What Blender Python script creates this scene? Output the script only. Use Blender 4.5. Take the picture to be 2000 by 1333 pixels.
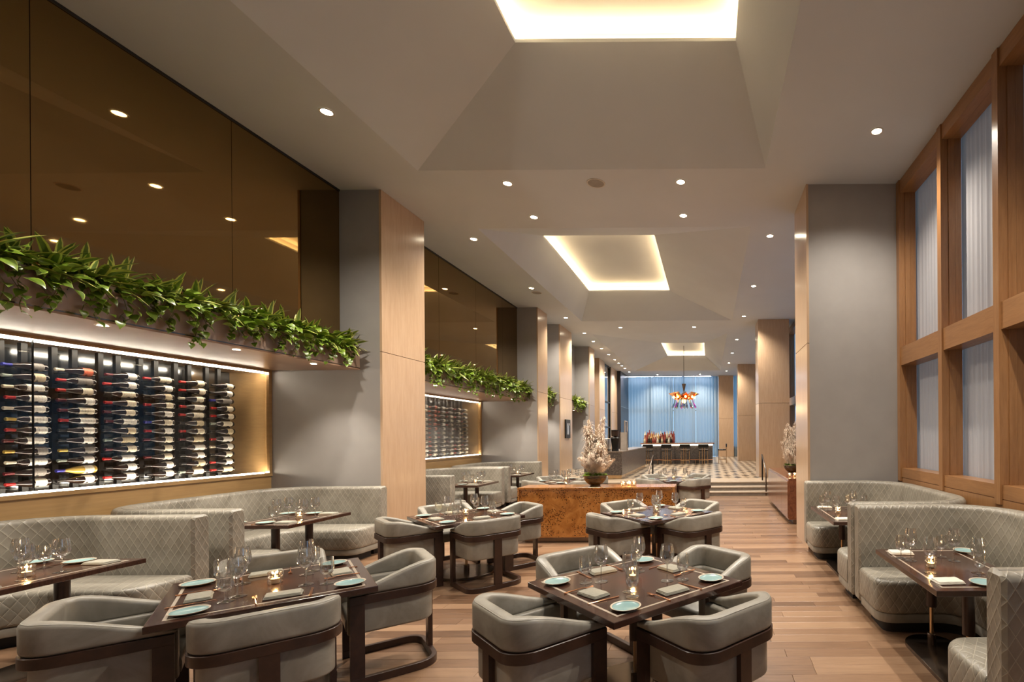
import bpy, math, random
from math import pi, sin, cos, radians, sqrt
from mathutils import Vector, Matrix, Euler
random.seed(11)
S = bpy.context.scene
C = S.collection
for o in list(bpy.data.objects): bpy.data.objects.remove(o)

# ------------------------------------------------------------------ camera, world, exposure
CAMZ = 1.75
FPX = 942.0                                   # focal length in pixels of the 2000 px wide frame
cd = bpy.data.cameras.new('camera'); cam = bpy.data.objects.new('camera', cd); C.objects.link(cam)
cam.location = (0, 0, CAMZ); cam.rotation_euler = (pi/2, 0.007, 0)
cd.sensor_width = 36.0; cd.lens = FPX/2000*36
cd.shift_x = -(1385-1000)/2000; cd.shift_y = (850-666.5)/2000
cd.clip_start = 0.05; cd.clip_end = 200
S.camera = cam
W = bpy.data.worlds.new('dusk_sky'); S.world = W; W.use_nodes = True
W.node_tree.nodes['Background'].inputs[0].default_value = (0.36, 0.62, 0.95, 1)
W.node_tree.nodes['Background'].inputs[1].default_value = 1.9
vs = S.view_settings
vs.view_transform = 'Standard'; vs.look = 'None'; vs.gamma = 1.0; vs.exposure = 0.2; vs.use_curve_mapping = False
S.cycles.max_bounces = 10; S.cycles.diffuse_bounces = 5; S.cycles.glossy_bounces = 4
S.cycles.transmission_bounces = 6; S.cycles.transparent_max_bounces = 24
S.cycles.caustics_reflective = False; S.cycles.caustics_refractive = False
S.cycles.sample_clamp_indirect = 6.0
SPOT_W = 550.0
WARM = (1.0, 0.91, 0.79)
WARMER = (1.0, 0.70, 0.38)

# ------------------------------------------------------------------ mesh builder
def rrect(a0, b0, a1, b1, r, n=4):
    """rounded rectangle, counter-clockwise"""
    r = min(r, abs(a1-a0)*.499, abs(b1-b0)*.499)
    out = []
    for cx, cy, s in ((a1-r, b0+r, -90), (a1-r, b1-r, 0), (a0+r, b1-r, 90), (a0+r, b0+r, 180)):
        for i in range(n+1):
            t = radians(s+90*i/n); out.append((cx+r*cos(t), cy+r*sin(t)))
    return out

def offset_in(p, d):
    n = len(p); out = []
    for i in range(n):
        a, b, c = Vector(p[i-1]), Vector(p[i]), Vector(p[(i+1) % n])
        e1 = (b-a); e2 = (c-b)
        if e1.length < 1e-9 or e2.length < 1e-9: out.append(tuple(b)); continue
        e1.normalize(); e2.normalize()
        n1 = Vector((-e1.y, e1.x)); n2 = Vector((-e2.y, e2.x))
        m = n1+n2
        if m.length < 1e-6: m = n1.copy()
        m.normalize(); k = max(.35, m.dot(n1))
        q = b+m*(d/k); out.append((q.x, q.y))
    return out

def fillet(pts, rad, n=6):
    out = [pts[0]]
    for i in range(1, len(pts)-1):
        a, b, c = Vector(pts[i-1]), Vector(pts[i]), Vector(pts[i+1])
        r = rad[i-1] if isinstance(rad, (list, tuple)) else rad
        d1 = (a-b).normalized(); d2 = (c-b).normalized()
        ang = d1.angle(d2); t = r/math.tan(ang/2)
        p1 = b+d1*t; ctr = b+(d1+d2).normalized()*(r/sin(ang/2))
        a0 = math.atan2((p1-ctr).y, (p1-ctr).x); p2 = b+d2*t
        a1 = math.atan2((p2-ctr).y, (p2-ctr).x); da = (a1-a0+pi) % (2*pi)-pi
        for k in range(n+1):
            q = a0+da*k/n; out.append((ctr.x+r*cos(q), ctr.y+r*sin(q)))
    out.append(pts[-1])
    return out

def subdivide_path(p, step):
    out = [p[0]]
    for a, b in zip(p, p[1:]):
        d = math.dist(a, b); k = max(1, int(d/step))
        for i in range(1, k+1): out.append((a[0]+(b[0]-a[0])*i/k, a[1]+(b[1]-a[1])*i/k))
    return out

class MB:
    def __init__(self): self.v = []; self.f = []; self.uv = []
    def face(self, ids, uvs=None): self.f.append(tuple(ids)); self.uv.append(uvs)
    def box(self, x0, y0, z0, x1, y1, z1):
        if x0 > x1: x0, x1 = x1, x0
        if y0 > y1: y0, y1 = y1, y0
        if z0 > z1: z0, z1 = z1, z0
        b = len(self.v)
        self.v += [(x0,y0,z0),(x1,y0,z0),(x1,y1,z0),(x0,y1,z0),(x0,y0,z1),(x1,y0,z1),(x1,y1,z1),(x0,y1,z1)]
        for q in ((0,3,2,1),(4,5,6,7),(0,1,5,4),(1,2,6,5),(2,3,7,6),(3,0,4,7)): self.face([b+i for i in q])
        return self
    def poly(self, pts):
        b = len(self.v); self.v += pts; self.face(range(b, b+len(pts))); return self
    def prism(self, p, z0, z1, r=0.0, r0=None, n=2):
        """extruded counter-clockwise polygon with rounded top (r) and bottom (r0) edges"""
        r0 = r if r0 is None else r0
        rings = []
        if r0 > 0:
            for i in range(n): a = pi/2*i/n; rings.append((offset_in(p, r0*(1-sin(a))), z0+r0*(1-cos(a))))
        rings.append((p, z0+r0)); rings.append((p, z1-r))
        if r > 0:
            for i in range(1, n+1): a = pi/2*i/n; rings.append((offset_in(p, r*(1-cos(a))), z1-r+r*sin(a)))
        m = len(p); per = [0]
        for i in range(m): per.append(per[-1]+math.dist(p[i], p[(i+1) % m]))
        base = len(self.v)
        for q, z in rings: self.v += [(x, y, z) for x, y in q]
        off = [0]
        for k in range(1, len(rings)):
            off.append(off[-1]+math.hypot(math.dist(rings[k][0][0], rings[k-1][0][0]), rings[k][1]-rings[k-1][1]))
        for k in range(len(rings)-1):
            for i in range(m):
                j = (i+1) % m
                self.face((base+k*m+i, base+k*m+j, base+(k+1)*m+j, base+(k+1)*m+i),
                          [(per[i], off[k]), (per[i+1], off[k]), (per[i+1], off[k+1]), (per[i], off[k+1])])
        t = base+(len(rings)-1)*m
        self.face(range(t, t+m), [q for q in rings[-1][0]])
        self.face(range(base+m-1, base-1, -1), [q for q in reversed(rings[0][0])])
        return self
    def lathe(self, prof, seg=24, c=(0, 0, 0), caps=True):
        b = len(self.v); n = len(prof)
        for r, z in prof:
            for i in range(seg):
                a = 2*pi*i/seg; self.v.append((c[0]+r*cos(a), c[1]+r*sin(a), c[2]+z))
        for k in range(n-1):
            for i in range(seg):
                j = (i+1) % seg
                self.face((b+k*seg+i, b+k*seg+j, b+(k+1)*seg+j, b+(k+1)*seg+i),
                          [(i/seg, k/(n-1)), ((i+1)/seg, k/(n-1)), ((i+1)/seg, (k+1)/(n-1)), (i/seg, (k+1)/(n-1))])
        if caps:
            self.face(range(b+seg-1, b-1, -1)); t = b+(n-1)*seg; self.face(range(t, t+seg))
        return self
    def tube(self, pts, r, seg=8):
        pts = [Vector(p) for p in pts]; b = len(self.v); n = len(pts); up = Vector((0, 0, 1)); last = None
        for i, p in enumerate(pts):
            t = (pts[min(i+1, n-1)]-pts[max(i-1, 0)]).normalized()
            a = last if last is not None else (up if abs(t.z) < .9 else Vector((1, 0, 0)))
            s = (a-t*a.dot(t)).normalized(); last = s; q = t.cross(s)
            rr = r[i] if isinstance(r, (list, tuple)) else r
            for k in range(seg):
                an = 2*pi*k/seg; self.v.append(tuple(p+s*(rr*cos(an))+q*(rr*sin(an))))
        for k in range(n-1):
            for i in range(seg):
                j = (i+1) % seg; self.face((b+k*seg+i, b+k*seg+j, b+(k+1)*seg+j, b+(k+1)*seg+i))
        self.face(range(b+seg-1, b-1, -1)); t = b+(n-1)*seg; self.face(range(t, t+seg))
        return self
    def sweep(self, path, prof, end=0.0):
        """prof(i, s, total) -> closed list of (offset to the right of travel, z)"""
        n = len(path); s = [0]
        for a, b in zip(path, path[1:]): s.append(s[-1]+math.dist(a, b))
        b0 = len(self.v); m = None; rings = []
        for i, p in enumerate(path):
            t1 = Vector(path[i])-Vector(path[i-1]) if i > 0 else Vector(path[1])-Vector(path[0])
            t2 = Vector(path[i+1])-Vector(path[i]) if i < n-1 else t1
            t1.normalize(); t2.normalize(); t = (t1+t2).normalized(); nr = Vector((t.y, -t.x))
            k = max(.5, nr.dot(Vector((t1.y, -t1.x))))
            pr = prof(i, s[i], s[-1])
            def ring(pp, q): return [(q.x+nr.x*o/k, q.y+nr.y*o/k, z) for o, z in pp]
            if i == 0 and end > 0: rings.append((ring(offset_in(pr, end), Vector(p)-t*end), s[i]-end, pr))
            rings.append((ring(pr, Vector(p)), s[i], pr))
            if i == n-1 and end > 0: rings.append((ring(offset_in(pr, end), Vector(p)+t*end), s[i]+end, pr))
        m = len(rings[0][0])
        for r, _, _ in rings: self.v += r
        for q in range(len(rings)-1):
            pa, pb = rings[q][2], rings[q+1][2]
            pe = [0]
            for i in range(m): pe.append(pe[-1]+math.dist(pa[i], pa[(i+1) % m]))
            for i in range(m):
                j = (i+1) % m
                self.face((b0+q*m+i, b0+q*m+j, b0+(q+1)*m+j, b0+(q+1)*m+i),
                          [(rings[q][1], pe[i]), (rings[q][1], pe[i+1]), (rings[q+1][1], pe[i+1]), (rings[q+1][1], pe[i])])
        e0 = [(o, z) for o, z in rings[0][2]]; t = b0+(len(rings)-1)*m
        self.face(range(b0+m-1, b0-1, -1), list(reversed(e0))); self.face(range(t, t+m), e0)
        return self
    def add(self, verts, faces, M=None, uvs=None):
        b = len(self.v)
        self.v += [tuple(M @ Vector(v)) if M is not None else tuple(v) for v in verts]
        for i, f in enumerate(faces): self.face([b+k for k in f], uvs[i] if uvs else None)
        return self
    def mesh(self, name, angle=35):
        me = bpy.data.meshes.new(name); me.from_pydata(self.v, [], self.f)
        if any(u is not None for u in self.uv):
            l = me.uv_layers.new(name='UVMap'); flat = []
            for f, u in zip(self.f, self.uv):
                if u is None: flat += [0.0, 0.0]*len(f)
                else:
                    for q in u: flat += [q[0], q[1]]
            l.data.foreach_set('uv', flat)
        if angle:
            me.polygons.foreach_set('use_smooth', [True]*len(me.polygons))
            me.set_sharp_from_angle(angle=radians(angle))
        me.update(); return me
    def build(self, name, mat, parent=None, angle=35, loc=(0, 0, 0), rot=(0, 0, 0)):
        return inst(name, self.mesh(name, angle), mat, parent, loc, rot)

def inst(name, me, mat=None, parent=None, loc=(0, 0, 0), rot=(0, 0, 0), scale=None):
    if mat is not None and not me.materials: me.materials.append(mat)
    o = bpy.data.objects.new(name, me); C.objects.link(o)
    o.location = loc; o.rotation_euler = rot
    if scale is not None: o.scale = scale if isinstance(scale, (tuple, list, Vector)) else (scale,)*3
    if parent is not None: o.parent = parent
    if mat is not None and me.materials and me.materials[0] != mat:
        o.material_slots[0].link = 'OBJECT'; o.material_slots[0].material = mat
    return o
def tag(o, label=None, cat=None, group=None, kind=None):
    if label: o['label'] = label
    if cat: o['category'] = cat
    if group: o['group'] = group
    if kind: o['kind'] = kind
    return o
def thing(name, label, cat, group=None, loc=(0, 0, 0), rz=0.0):
    o = bpy.data.objects.new(name, None); C.objects.link(o); o.location = loc; o.rotation_euler = (0, 0, rz)
    o.empty_display_size = .05
    return tag(o, label, cat, group)
def struct(name, mb, mat, parent=None, angle=35):
    o = mb.build(name, mat, parent, angle)
    if parent is None: o['kind'] = 'structure'
    return o
def struct_empty(name, loc=(0, 0, 0)):
    o = bpy.data.objects.new(name, None); C.objects.link(o); o.location = loc; o['kind'] = 'structure'; return o
def dup(root, loc, rz, label, group=None):
    r = root.copy(); C.objects.link(r); r.location = loc; r.rotation_euler = (0, 0, rz); r['label'] = label
    if group: r['group'] = group
    for ch in list(root.children):
        c = ch.copy(); C.objects.link(c); c.parent = r
        for g in list(ch.children):
            d = g.copy(); C.objects.link(d); d.parent = c
    return r

# ------------------------------------------------------------------ materials
class N:
    def __init__(self, name):
        self.m = bpy.data.materials.new(name); self.m.use_nodes = True; self.t = self.m.node_tree
        self.b = self.t.nodes['Principled BSDF']; self.out = self.t.nodes['Material Output']
    def n(self, kind, **kw):
        x = self.t.nodes.new(kind)
        for k, v in kw.items(): setattr(x, k, v)
        return x
    def l(self, a, b): self.t.links.new(a, b)
    def set(self, **kw):
        for k, v in kw.items():
            k = {'base': 'Base Color', 'rough': 'Roughness', 'metal': 'Metallic', 'spec': 'Specular IOR Level', 'coat': 'Coat Weight',
                 'coatr': 'Coat Roughness', 'trans': 'Transmission Weight', 'sheen': 'Sheen Weight', 'emit': 'Emission Color', 'estr': 'Emission Strength', 'alpha': 'Alpha', 'ior': 'IOR'}[k]
            self.b.inputs[k].default_value = (*v, 1) if isinstance(v, tuple) else v
        return self
    def coords(self, kind='Object', scale=(1, 1, 1), rnd=0.0):
        tc = self.n('ShaderNodeTexCoord'); mp = self.n('ShaderNodeMapping'); mp.inputs['Scale'].default_value = scale
        self.l(tc.outputs[kind], mp.inputs['Vector'])
        if rnd:
            oi = self.n('ShaderNodeObjectInfo'); mu = self.n('ShaderNodeMath', operation='MULTIPLY'); mu.inputs[1].default_value = rnd
            self.l(oi.outputs['Random'], mu.inputs[0]); self.l(mu.outputs[0], mp.inputs['Location'])
        return mp.outputs[0]
    def noise(self, vec, scale=5, detail=4, rough=.5, dist=0):
        x = self.n('ShaderNodeTexNoise'); x.inputs['Scale'].default_value = scale; x.inputs['Detail'].default_value = detail
        x.inputs['Roughness'].default_value = rough; x.inputs['Distortion'].default_value = dist
        if vec is not None: self.l(vec, x.inputs['Vector'])
        return x.outputs['Fac']
    def ramp(self, fac, stops):
        x = self.n('ShaderNodeValToRGB'); e = x.color_ramp.elements
        while len(e) < len(stops): e.new(.5)
        for i, (p, c) in enumerate(stops): e[i].position = p; e[i].color = (*c, 1) if len(c) == 3 else c
        self.l(fac, x.inputs[0]); return x.outputs[0]
    def math(self, op, a, b=None, c=None):
        x = self.n('ShaderNodeMath', operation=op)
        for i, q in enumerate((a, b, c)):
            if q is None: continue
            if isinstance(q, (int, float)): x.inputs[i].default_value = q
            else: self.l(q, x.inputs[i])
        return x.outputs[0]
    def mix(self, fac, a, b, mode='MIX'):
        x = self.n('ShaderNodeMix', data_type='RGBA', blend_type=mode)
        for i, q in ((0, fac), (6, a), (7, b)):
            if isinstance(q, (int, float)): x.inputs[i].default_value = q
            elif isinstance(q, tuple): x.inputs[i].default_value = (*q, 1)
            else: self.l(q, x.inputs[i])
        return x.outputs[2]
    def base(self, c): self.l(c, self.b.inputs['Base Color']); return self
    def bump(self, h, strength=.2, dist=.01):
        x = self.n('ShaderNodeBump'); x.inputs['Strength'].default_value = strength; x.inputs['Distance'].default_value = dist
        self.l(h, x.inputs['Height']); self.l(x.outputs[0], self.b.inputs['Normal']); return self

def plain(name, base, rough=.5, metal=0.0, var=.12, scale=9, **kw):
    """flat colour with a little procedural unevenness"""
    m = N(name).set(rough=rough, metal=metal, **kw)
    f = m.noise(m.coords(), scale, 3)
    m.base(m.ramp(f, [(.25, tuple(c*(1-var) for c in base)), (.75, tuple(min(1, c*(1+var)) for c in base))]))
    return m.m
def emit(name, col, strength):
    m = N(name); e = m.n('ShaderNodeEmission'); e.inputs[0].default_value = (*col, 1); e.inputs[1].default_value = strength
    m.l(e.outputs[0], m.out.inputs[0]); return m.m
def wood(name, dark, light, rough=.3, grain=(14, 14, 1.2), rnd=3.7, coat=.25, bump=.03, metal=0.0):
    m = N(name).set(rough=rough, coat=coat, coatr=.2, metal=metal)
    v = m.coords('Object', grain, rnd)
    a = m.noise(v, 3.2, 6, .62, .6); b = m.noise(v, 14, 3, .5)
    f = m.math('ADD', m.math('MULTIPLY', a, .75), m.math('MULTIPLY', b, .25))
    m.base(m.ramp(f, [(.3, dark), (.7, light)])); m.bump(b, bump, .004); return m.m

M = {}
M['ceiling'] = plain('ceiling_paint', (.50, .53, .565), .75, var=.03, scale=1.2)
M['wall'] = plain('grey_wallcovering', (.325, .305, .288), .6, var=.05, scale=3)
M['panel_wood'] = wood('honey_veneer', (.44, .29, .175), (.55, .38, .245), .28, (7, 7, .55), coat=.45)
M['niche_wood'] = wood('niche_veneer', (.36, .215, .09), (.47, .295, .125), .33, (1.2, .5, 7), coat=.3)
M['window_wood'] = wood('window_oak', (.24, .11, .04), (.36, .18, .072), .36, (9, 9, .8), coat=.25)
M['window_wood_h'] = wood('window_oak_level', (.24, .11, .04), (.36, .18, .072), .36, (9, .8, 9), coat=.25)
M['dark_wood'] = wood('walnut_stain', (.018, .0075, .0045), (.05, .02, .011), .38, (3, 3, 3), coat=.2)
M['black'] = plain('black_metal', (.012, .011, .010), .4, .5)
M['plinth'] = plain('black_plinth', (.012, .010, .009), .6)
M['steel'] = plain('brushed_steel', (.55, .53, .50), .3, 1.0, var=.05)
M['brass'] = plain('bronze_brass', (.62, .44, .26), .22, 1.0, var=.06)
M['bronze'] = plain('dark_bronze', (.20, .155, .125), .24, 1.0, var=.08)
M['copper'] = plain('copper', (.72, .36, .20), .22, 1.0, var=.06)
M['planter'] = plain('planter_bronze_panel', (.37, .26, .19), .32, .35, var=.10, scale=2.2)
M['soffit'] = wood('soffit_veneer', (.30, .18, .11), (.38, .24, .155), .36, (.5, 1.6, 5), coat=.1)
M['soil'] = plain('soil', (.02, .013, .008), .9, var=.4, scale=40)
M['cove'] = emit('cove_led', (1.0, .68, .34), 60.0)
M['led'] = emit('cabinet_led', (1.0, .88, .70), 55.0)
M['lens'] = emit('downlight_lens', (1.0, .86, .62), 40.0)
M['flame'] = emit('candle_flame', (1.0, .62, .22), 16.0)
M['bulb'] = emit('amber_bulb', (1.0, .55, .12), 14.0)
M['white_trim'] = plain('painted_trim', (.55, .50, .45), .5)
M['speaker'] = plain('speaker_grille', (.27, .245, .22), .7)
m = N('bronze_mirror').set(rough=.025, metal=1.0)
f = m.noise(m.coords('Object', (.4, .4, .4)), 1.2, 2); m.base(m.ramp(f, [(.3, (.285, .185, .075)), (.7, (.315, .21, .095))])); M['mirror'] = m.m
m = N('smoked_back_mirror').set(rough=.12, metal=.9)
f = m.noise(m.coords('Object', (1, 1, 1)), 2, 2); m.base(m.ramp(f, [(.3, (.10, .10, .10)), (.7, (.14, .14, .135))])); M['back_mirror'] = m.m

def thin_glass(name, tint, refl=.10, rough=.0, fres=1.45):
    m = N(name); m.t.nodes.remove(m.b)
    tr = m.n('ShaderNodeBsdfTransparent'); tr.inputs[0].default_value = (*tint, 1)
    gl = m.n('ShaderNodeBsdfGlossy'); gl.inputs['Roughness'].default_value = rough; gl.inputs[0].default_value = (1, 1, 1, 1)
    fr = m.n('ShaderNodeFresnel'); fr.inputs[0].default_value = fres
    f = m.math('MINIMUM', m.math('ADD', m.math('MULTIPLY', fr.outputs[0], .9), refl), .75)
    mx = m.n('ShaderNodeMixShader'); m.l(f, mx.inputs[0]); m.l(tr.outputs[0], mx.inputs[1]); m.l(gl.outputs[0], mx.inputs[2])
    m.l(mx.outputs[0], m.out.inputs[0]); return m.m
M['pane'] = thin_glass('window_glass', (.95, .96, .97), .0, .0, 1.22)
M['glass'] = thin_glass('stemware_glass', (.90, .90, .89), .12, .06, 1.7)
M['votive'] = thin_glass('cut_glass', (.95, .88, .78), .20, .08, 1.6)
M['violet'] = thin_glass('violet_glass', (.85, .30, .80), .2, .05)
M['blue_glass'] = thin_glass('smoke_blue_glass', (.42, .55, .66), .25, .05)

def leather(name, quilt=False):
    m = N(name).set(rough=.40, coat=.12, coatr=.3)
    v = m.coords('Object', (1, 1, 1), 5.0)
    a = m.noise(v, 3.5, 6, .6, .8); b = m.noise(v, 60, 3, .6)
    lo, hi = ((.165, .150, .122), (.345, .322, .272)) if not quilt else ((.165, .150, .12), (.315, .288, .238))
    col = m.ramp(a, [(.28, lo), (.72, hi)])
    if quilt:
        uv = m.n('ShaderNodeUVMap'); sp = m.n('ShaderNodeSeparateXYZ'); m.l(uv.outputs[0], sp.inputs[0])
        p = m.math('DIVIDE', sp.outputs[0], .078); q = m.math('DIVIDE', sp.outputs[1], .118)
        def tri(x): return m.math('ABSOLUTE', m.math('SUBTRACT', m.math('FRACT', x), .5))
        d = m.math('MAXIMUM', tri(m.math('ADD', p, q)), tri(m.math('SUBTRACT', p, q)))
        line = m.math('GREATER_THAN', d, .476)
        col = m.mix(m.math('MULTIPLY', line, .55), col, (.56, .51, .41))
        h = m.math('POWER', m.math('MULTIPLY', d, 2.0), 6.0)
        m.bump(m.math('SUBTRACT', m.math('MULTIPLY', b, .05), h), .35, .008)
    else: m.bump(b, .06, .003)
    m.base(col); return m.m
M['leather'] = leather('grey_leather'); M['quilt'] = leather('quilted_grey_leather', True)

m = N('oak_floor').set(rough=.33, coat=.2, coatr=.25)
v = m.coords('Object', (.8, 9, 9), 37.0); oi = m.n('ShaderNodeObjectInfo'); ge = m.n('ShaderNodeNewGeometry')
tone = m.math('FRACT', m.math('ADD', oi.outputs['Random'], m.math('MULTIPLY', ge.outputs['Random Per Island'], 7.31)))
g = m.noise(v, 3, 7, .65, 1.2); g2 = m.noise(v, 18, 3)
f = m.math('ADD', m.math('ADD', m.math('MULTIPLY', tone, .5), m.math('MULTIPLY', g, .5)), m.math('MULTIPLY', g2, .12))
m.base(m.ramp(f, [(.22, (.088, .044, .023)), (.5, (.19, .104, .057)), (.85, (.31, .19, .112))])); m.bump(g2, .05, .003); M['floor'] = m.m

m = N('table_lacquer').set(rough=.16, coat=.3, coatr=.08)
v = m.coords('Object', (2, 14, 2), 3.0); m.base(m.ramp(m.noise(v, 4, 5), [(.3, (.030, .013, .009)), (.7, (.055, .024, .016))])); M['table'] = m.m
M['inlay'] = plain('table_inlay', (.46, .39, .31), .3, .3)
m = N('burl_veneer').set(rough=.22, coat=.5, coatr=.1)
v = m.coords('Object', (1, 1, 1), 2.0)
a = m.noise(v, 5, 6, .65, 1.5); vo = m.n('ShaderNodeTexVoronoi'); vo.inputs['Scale'].default_value = 40; m.l(v, vo.inputs['Vector'])
cl = m.noise(v, 6.0, 2, .6, .3)
spots = m.math('MULTIPLY', m.math('LESS_THAN', vo.outputs['Distance'], .37), m.math('GREATER_THAN', cl, .505))
col = m.ramp(a, [(.25, (.22, .075, .014)), (.55, (.42, .17, .04)), (.8, (.55, .26, .075))])
m.base(m.mix(m.math('MULTIPLY', spots, .85), col, (.045, .013, .004))); M['burl'] = m.m
m = N('burl_red').set(rough=.2, coat=.5, coatr=.1)
v = m.coords('Object', (1, 1, 1), 2.0)
m.base(m.ramp(m.noise(v, 8, 7, .7, 1.2), [(.25, (.09, .028, .012)), (.55, (.22, .075, .03)), (.8, (.30, .12, .05))])); M['burl_red'] = m.m
m = N('speckled_stone').set(rough=.3)
v = m.coords(); m.base(m.ramp(m.noise(v, 26, 8, .75), [(.35, (.035, .028, .026)), (.55, (.13, .11, .10)), (.75, (.34, .30, .27))])); M['stone'] = m.m
m = N('rhombus_tile').set(rough=.28)
v = m.coords(); sp = m.n('ShaderNodeSeparateXYZ'); m.l(v, sp.inputs[0])
p = m.math('DIVIDE', sp.outputs[0], .62); q = m.math('DIVIDE', sp.outputs[1], 1.25)
fa = m.math('FRACT', m.math('ADD', p, q)); fb = m.math('FRACT', m.math('SUBTRACT', p, q))
ch = m.math('ABSOLUTE', m.math('SUBTRACT', m.math('GREATER_THAN', fa, .5), m.math('GREATER_THAN', fb, .5)))
c3 = m.mix(ch, (.42, .33, .23), m.mix(m.math('GREATER_THAN', fa, .5), (.035, .025, .018), (.22, .165, .11))); m.base(c3); M['tile'] = m.m

def sheer(name, col, tcol, see=.0):
    m = N(name); m.t.nodes.remove(m.b)
    d = m.n('ShaderNodeBsdfDiffuse'); d.inputs[0].default_value = (*col, 1)
    t = m.n('ShaderNodeBsdfTranslucent'); t.inputs[0].default_value = (*tcol, 1)
    f = m.noise(m.coords('Object', (30, 30, .5)), 2, 2); r = m.ramp(f, [(.3, tuple(c*.85 for c in tcol)), (.7, tcol)]); m.l(r, t.inputs[0])
    mx = m.n('ShaderNodeMixShader'); mx.inputs[0].default_value = .5
    m.l(d.outputs[0], mx.inputs[1]); m.l(t.outputs[0], mx.inputs[2]); sh = mx.outputs[0]
    if see:
        tr = m.n('ShaderNodeBsdfTransparent'); m2 = m.n('ShaderNodeMixShader'); m2.inputs[0].default_value = see
        m.l(sh, m2.inputs[1]); m.l(tr.outputs[0], m2.inputs[2]); sh = m2.outputs[0]
    m.l(sh, m.out.inputs[0]); return m.m
M['sheer'] = sheer('sheer_curtain', (.74, .71, .72), (.18, .14, .115))
M['sheer_far'] = sheer('sheer_curtain_bar', (.40, .48, .53), (.34, .52, .60))

def leafmat(name, mid, edge, margin):
    m = N(name).set(rough=.32, coat=.2); uv = m.n('ShaderNodeUVMap'); sp = m.n('ShaderNodeSeparateXYZ'); m.l(uv.outputs[0], sp.inputs[0])
    d = m.math('ABSOLUTE', m.math('SUBTRACT', sp.outputs[0], .5)); k = m.math('GREATER_THAN', d, margin)
    oi = m.n('ShaderNodeObjectInfo'); nz = m.noise(m.coords('Object', (9, 9, 9), 9), 2, 3)
    t = m.math('ADD', m.math('MULTIPLY', oi.outputs['Random'], .6), m.math('MULTIPLY', nz, .5))
    c = m.mix(t, tuple(x*.55 for x in mid), tuple(min(1, x*1.35) for x in mid)); m.base(m.mix(k, c, edge))
    m.b.inputs['Subsurface Weight'].default_value = 0.0
    return m.m
M['lance'] = leafmat('striped_leaf', (.095, .145, .024), (.46, .46, .11), .28)
M['heart'] = leafmat('pothos_leaf', (.14, .225, .02), (.36, .46, .06), .43)
M['vine'] = plain('vine', (.20, .17, .05), .5)

# ------------------------------------------------------------------ the shell
CZ = 5.55                                     # main ceiling
MIRX, COLX, SOFX, WINX = -5.64, -5.0, -5.35, -6.72
STEP_Y, UPZ = 13.8, .345
struct('floor', MB().box(-7.6, -1.2, -.14, 3.3, 13.8, -.022), M['plinth'])
FL = bpy.data.objects['floor']
pl = {}
for L in (.9, 1.25, 1.6, 2.0):
    pl[L] = MB().prism([(0, 0), (L-.002, 0), (L-.002, .138), (0, .138)], -.022, 0, .0015, 0, 1).mesh('plank', 0)
rest = MB(); near = []
y = 1.0; row = 0
planks = []
while y < 13.8-.1:
    x = -7.5-random.random()*1.2
    while x < 3.25:
        L = random.choice((.9, 1.25, 1.6, 2.0)); x0 = x
        planks.append((x0, y, L)); x += L
    y += .1395; row += 1
def plank_rank(p):
    cx = min(max(p[0]+p[2]/2, -2.4), 1.6); cy = p[1]
    vis = abs(p[0]+p[2]/2-cx) + (0 if cy > 2.4 else 5) + (1.2 if (-4.2 < p[0] < -2.2 or -1.6 < p[0] < 0) else 0)
    return vis*2+cy*.35
planks.sort(key=plank_rank)
for i, (x, y, L) in enumerate(planks):
    if i < 300: inst('plank', pl[L], M['floor'], FL, (x, y, 0))
    else: rest.prism([(x, y), (x+L-.002, y), (x+L-.002, y+.138), (x, y+.138)], -.022, 0, .0, 0, 1)
for yy in range(-12, 10): rest.box(-7.5, yy*.1, -.022, 3.25, yy*.1+.098, 0)
o = rest.build('planks', M['floor'], FL, 0); o['kind'] = 'stuff'

# steps and the bar level
for i in range(3):
    mb = MB().box(-5.7, STEP_Y+.32*i, -.14 if i == 0 else .115*i-.05, 3.3, STEP_Y+.32*(i+1)+.02, .115*(i+1)-.03)
    s = struct('trim_%d' % (i+1), mb, plain('stair_riser', (.22, .185, .15), .5))
    MB().box(-5.7, STEP_Y+.32*i-.025, .115*(i+1)-.03, 3.3, STEP_Y+.32*(i+1)+.0, .115*(i+1)).build('tread', plain('stair_tread', (.46, .37, .28), .4), s)
fl2 = struct('floor_bar', MB().box(-7.6, STEP_Y+.96, UPZ-.3, 3.3, 31.5, UPZ-.001), M['tile'])
MB().box(-7.6, STEP_Y+.9, UPZ-.05, 3.3, STEP_Y+1.7, UPZ+.002).build('landing_border', plain('landing_oak', (.42, .32, .22), .35), fl2)

# ceiling with three asymmetric coffers
REC = [((-4.13, .2, .83, 6.88), (-2.21, 1.45, .34, 5.57)),
       ((-4.2, 8.81, .79, 16.0), (-3.75, 10.95, -1.21, 15.2)),
       ((-4.35, 18.05, .70, 28.4), (-2.35, 23.8, -.21, 27.7))]
Z2 = 6.3
mb = MB(); ys = [-1.2]
for (a, b) in REC: ys += [a[1], a[3]]
ys.append(31.6); X0, X1 = -7.6, 3.4
def quad(mb, p): mb.poly([tuple(q) for q in p])
for i in range(len(ys)-1):
    y0, y1 = ys[i], ys[i+1]
    if i % 2 == 0: quad(mb, [(X0,y0,CZ),(X0,y1,CZ),(X1,y1,CZ),(X1,y0,CZ)])
    else:
        a = REC[i//2][0]
        quad(mb, [(X0,y0,CZ),(X0,y1,CZ),(a[0],y1,CZ),(a[0],y0,CZ)]); quad(mb, [(a[2],y0,CZ),(a[2],y1,CZ),(X1,y1,CZ),(X1,y0,CZ)])
ceil = struct('ceiling', mb, M['ceiling'], angle=0)
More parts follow.
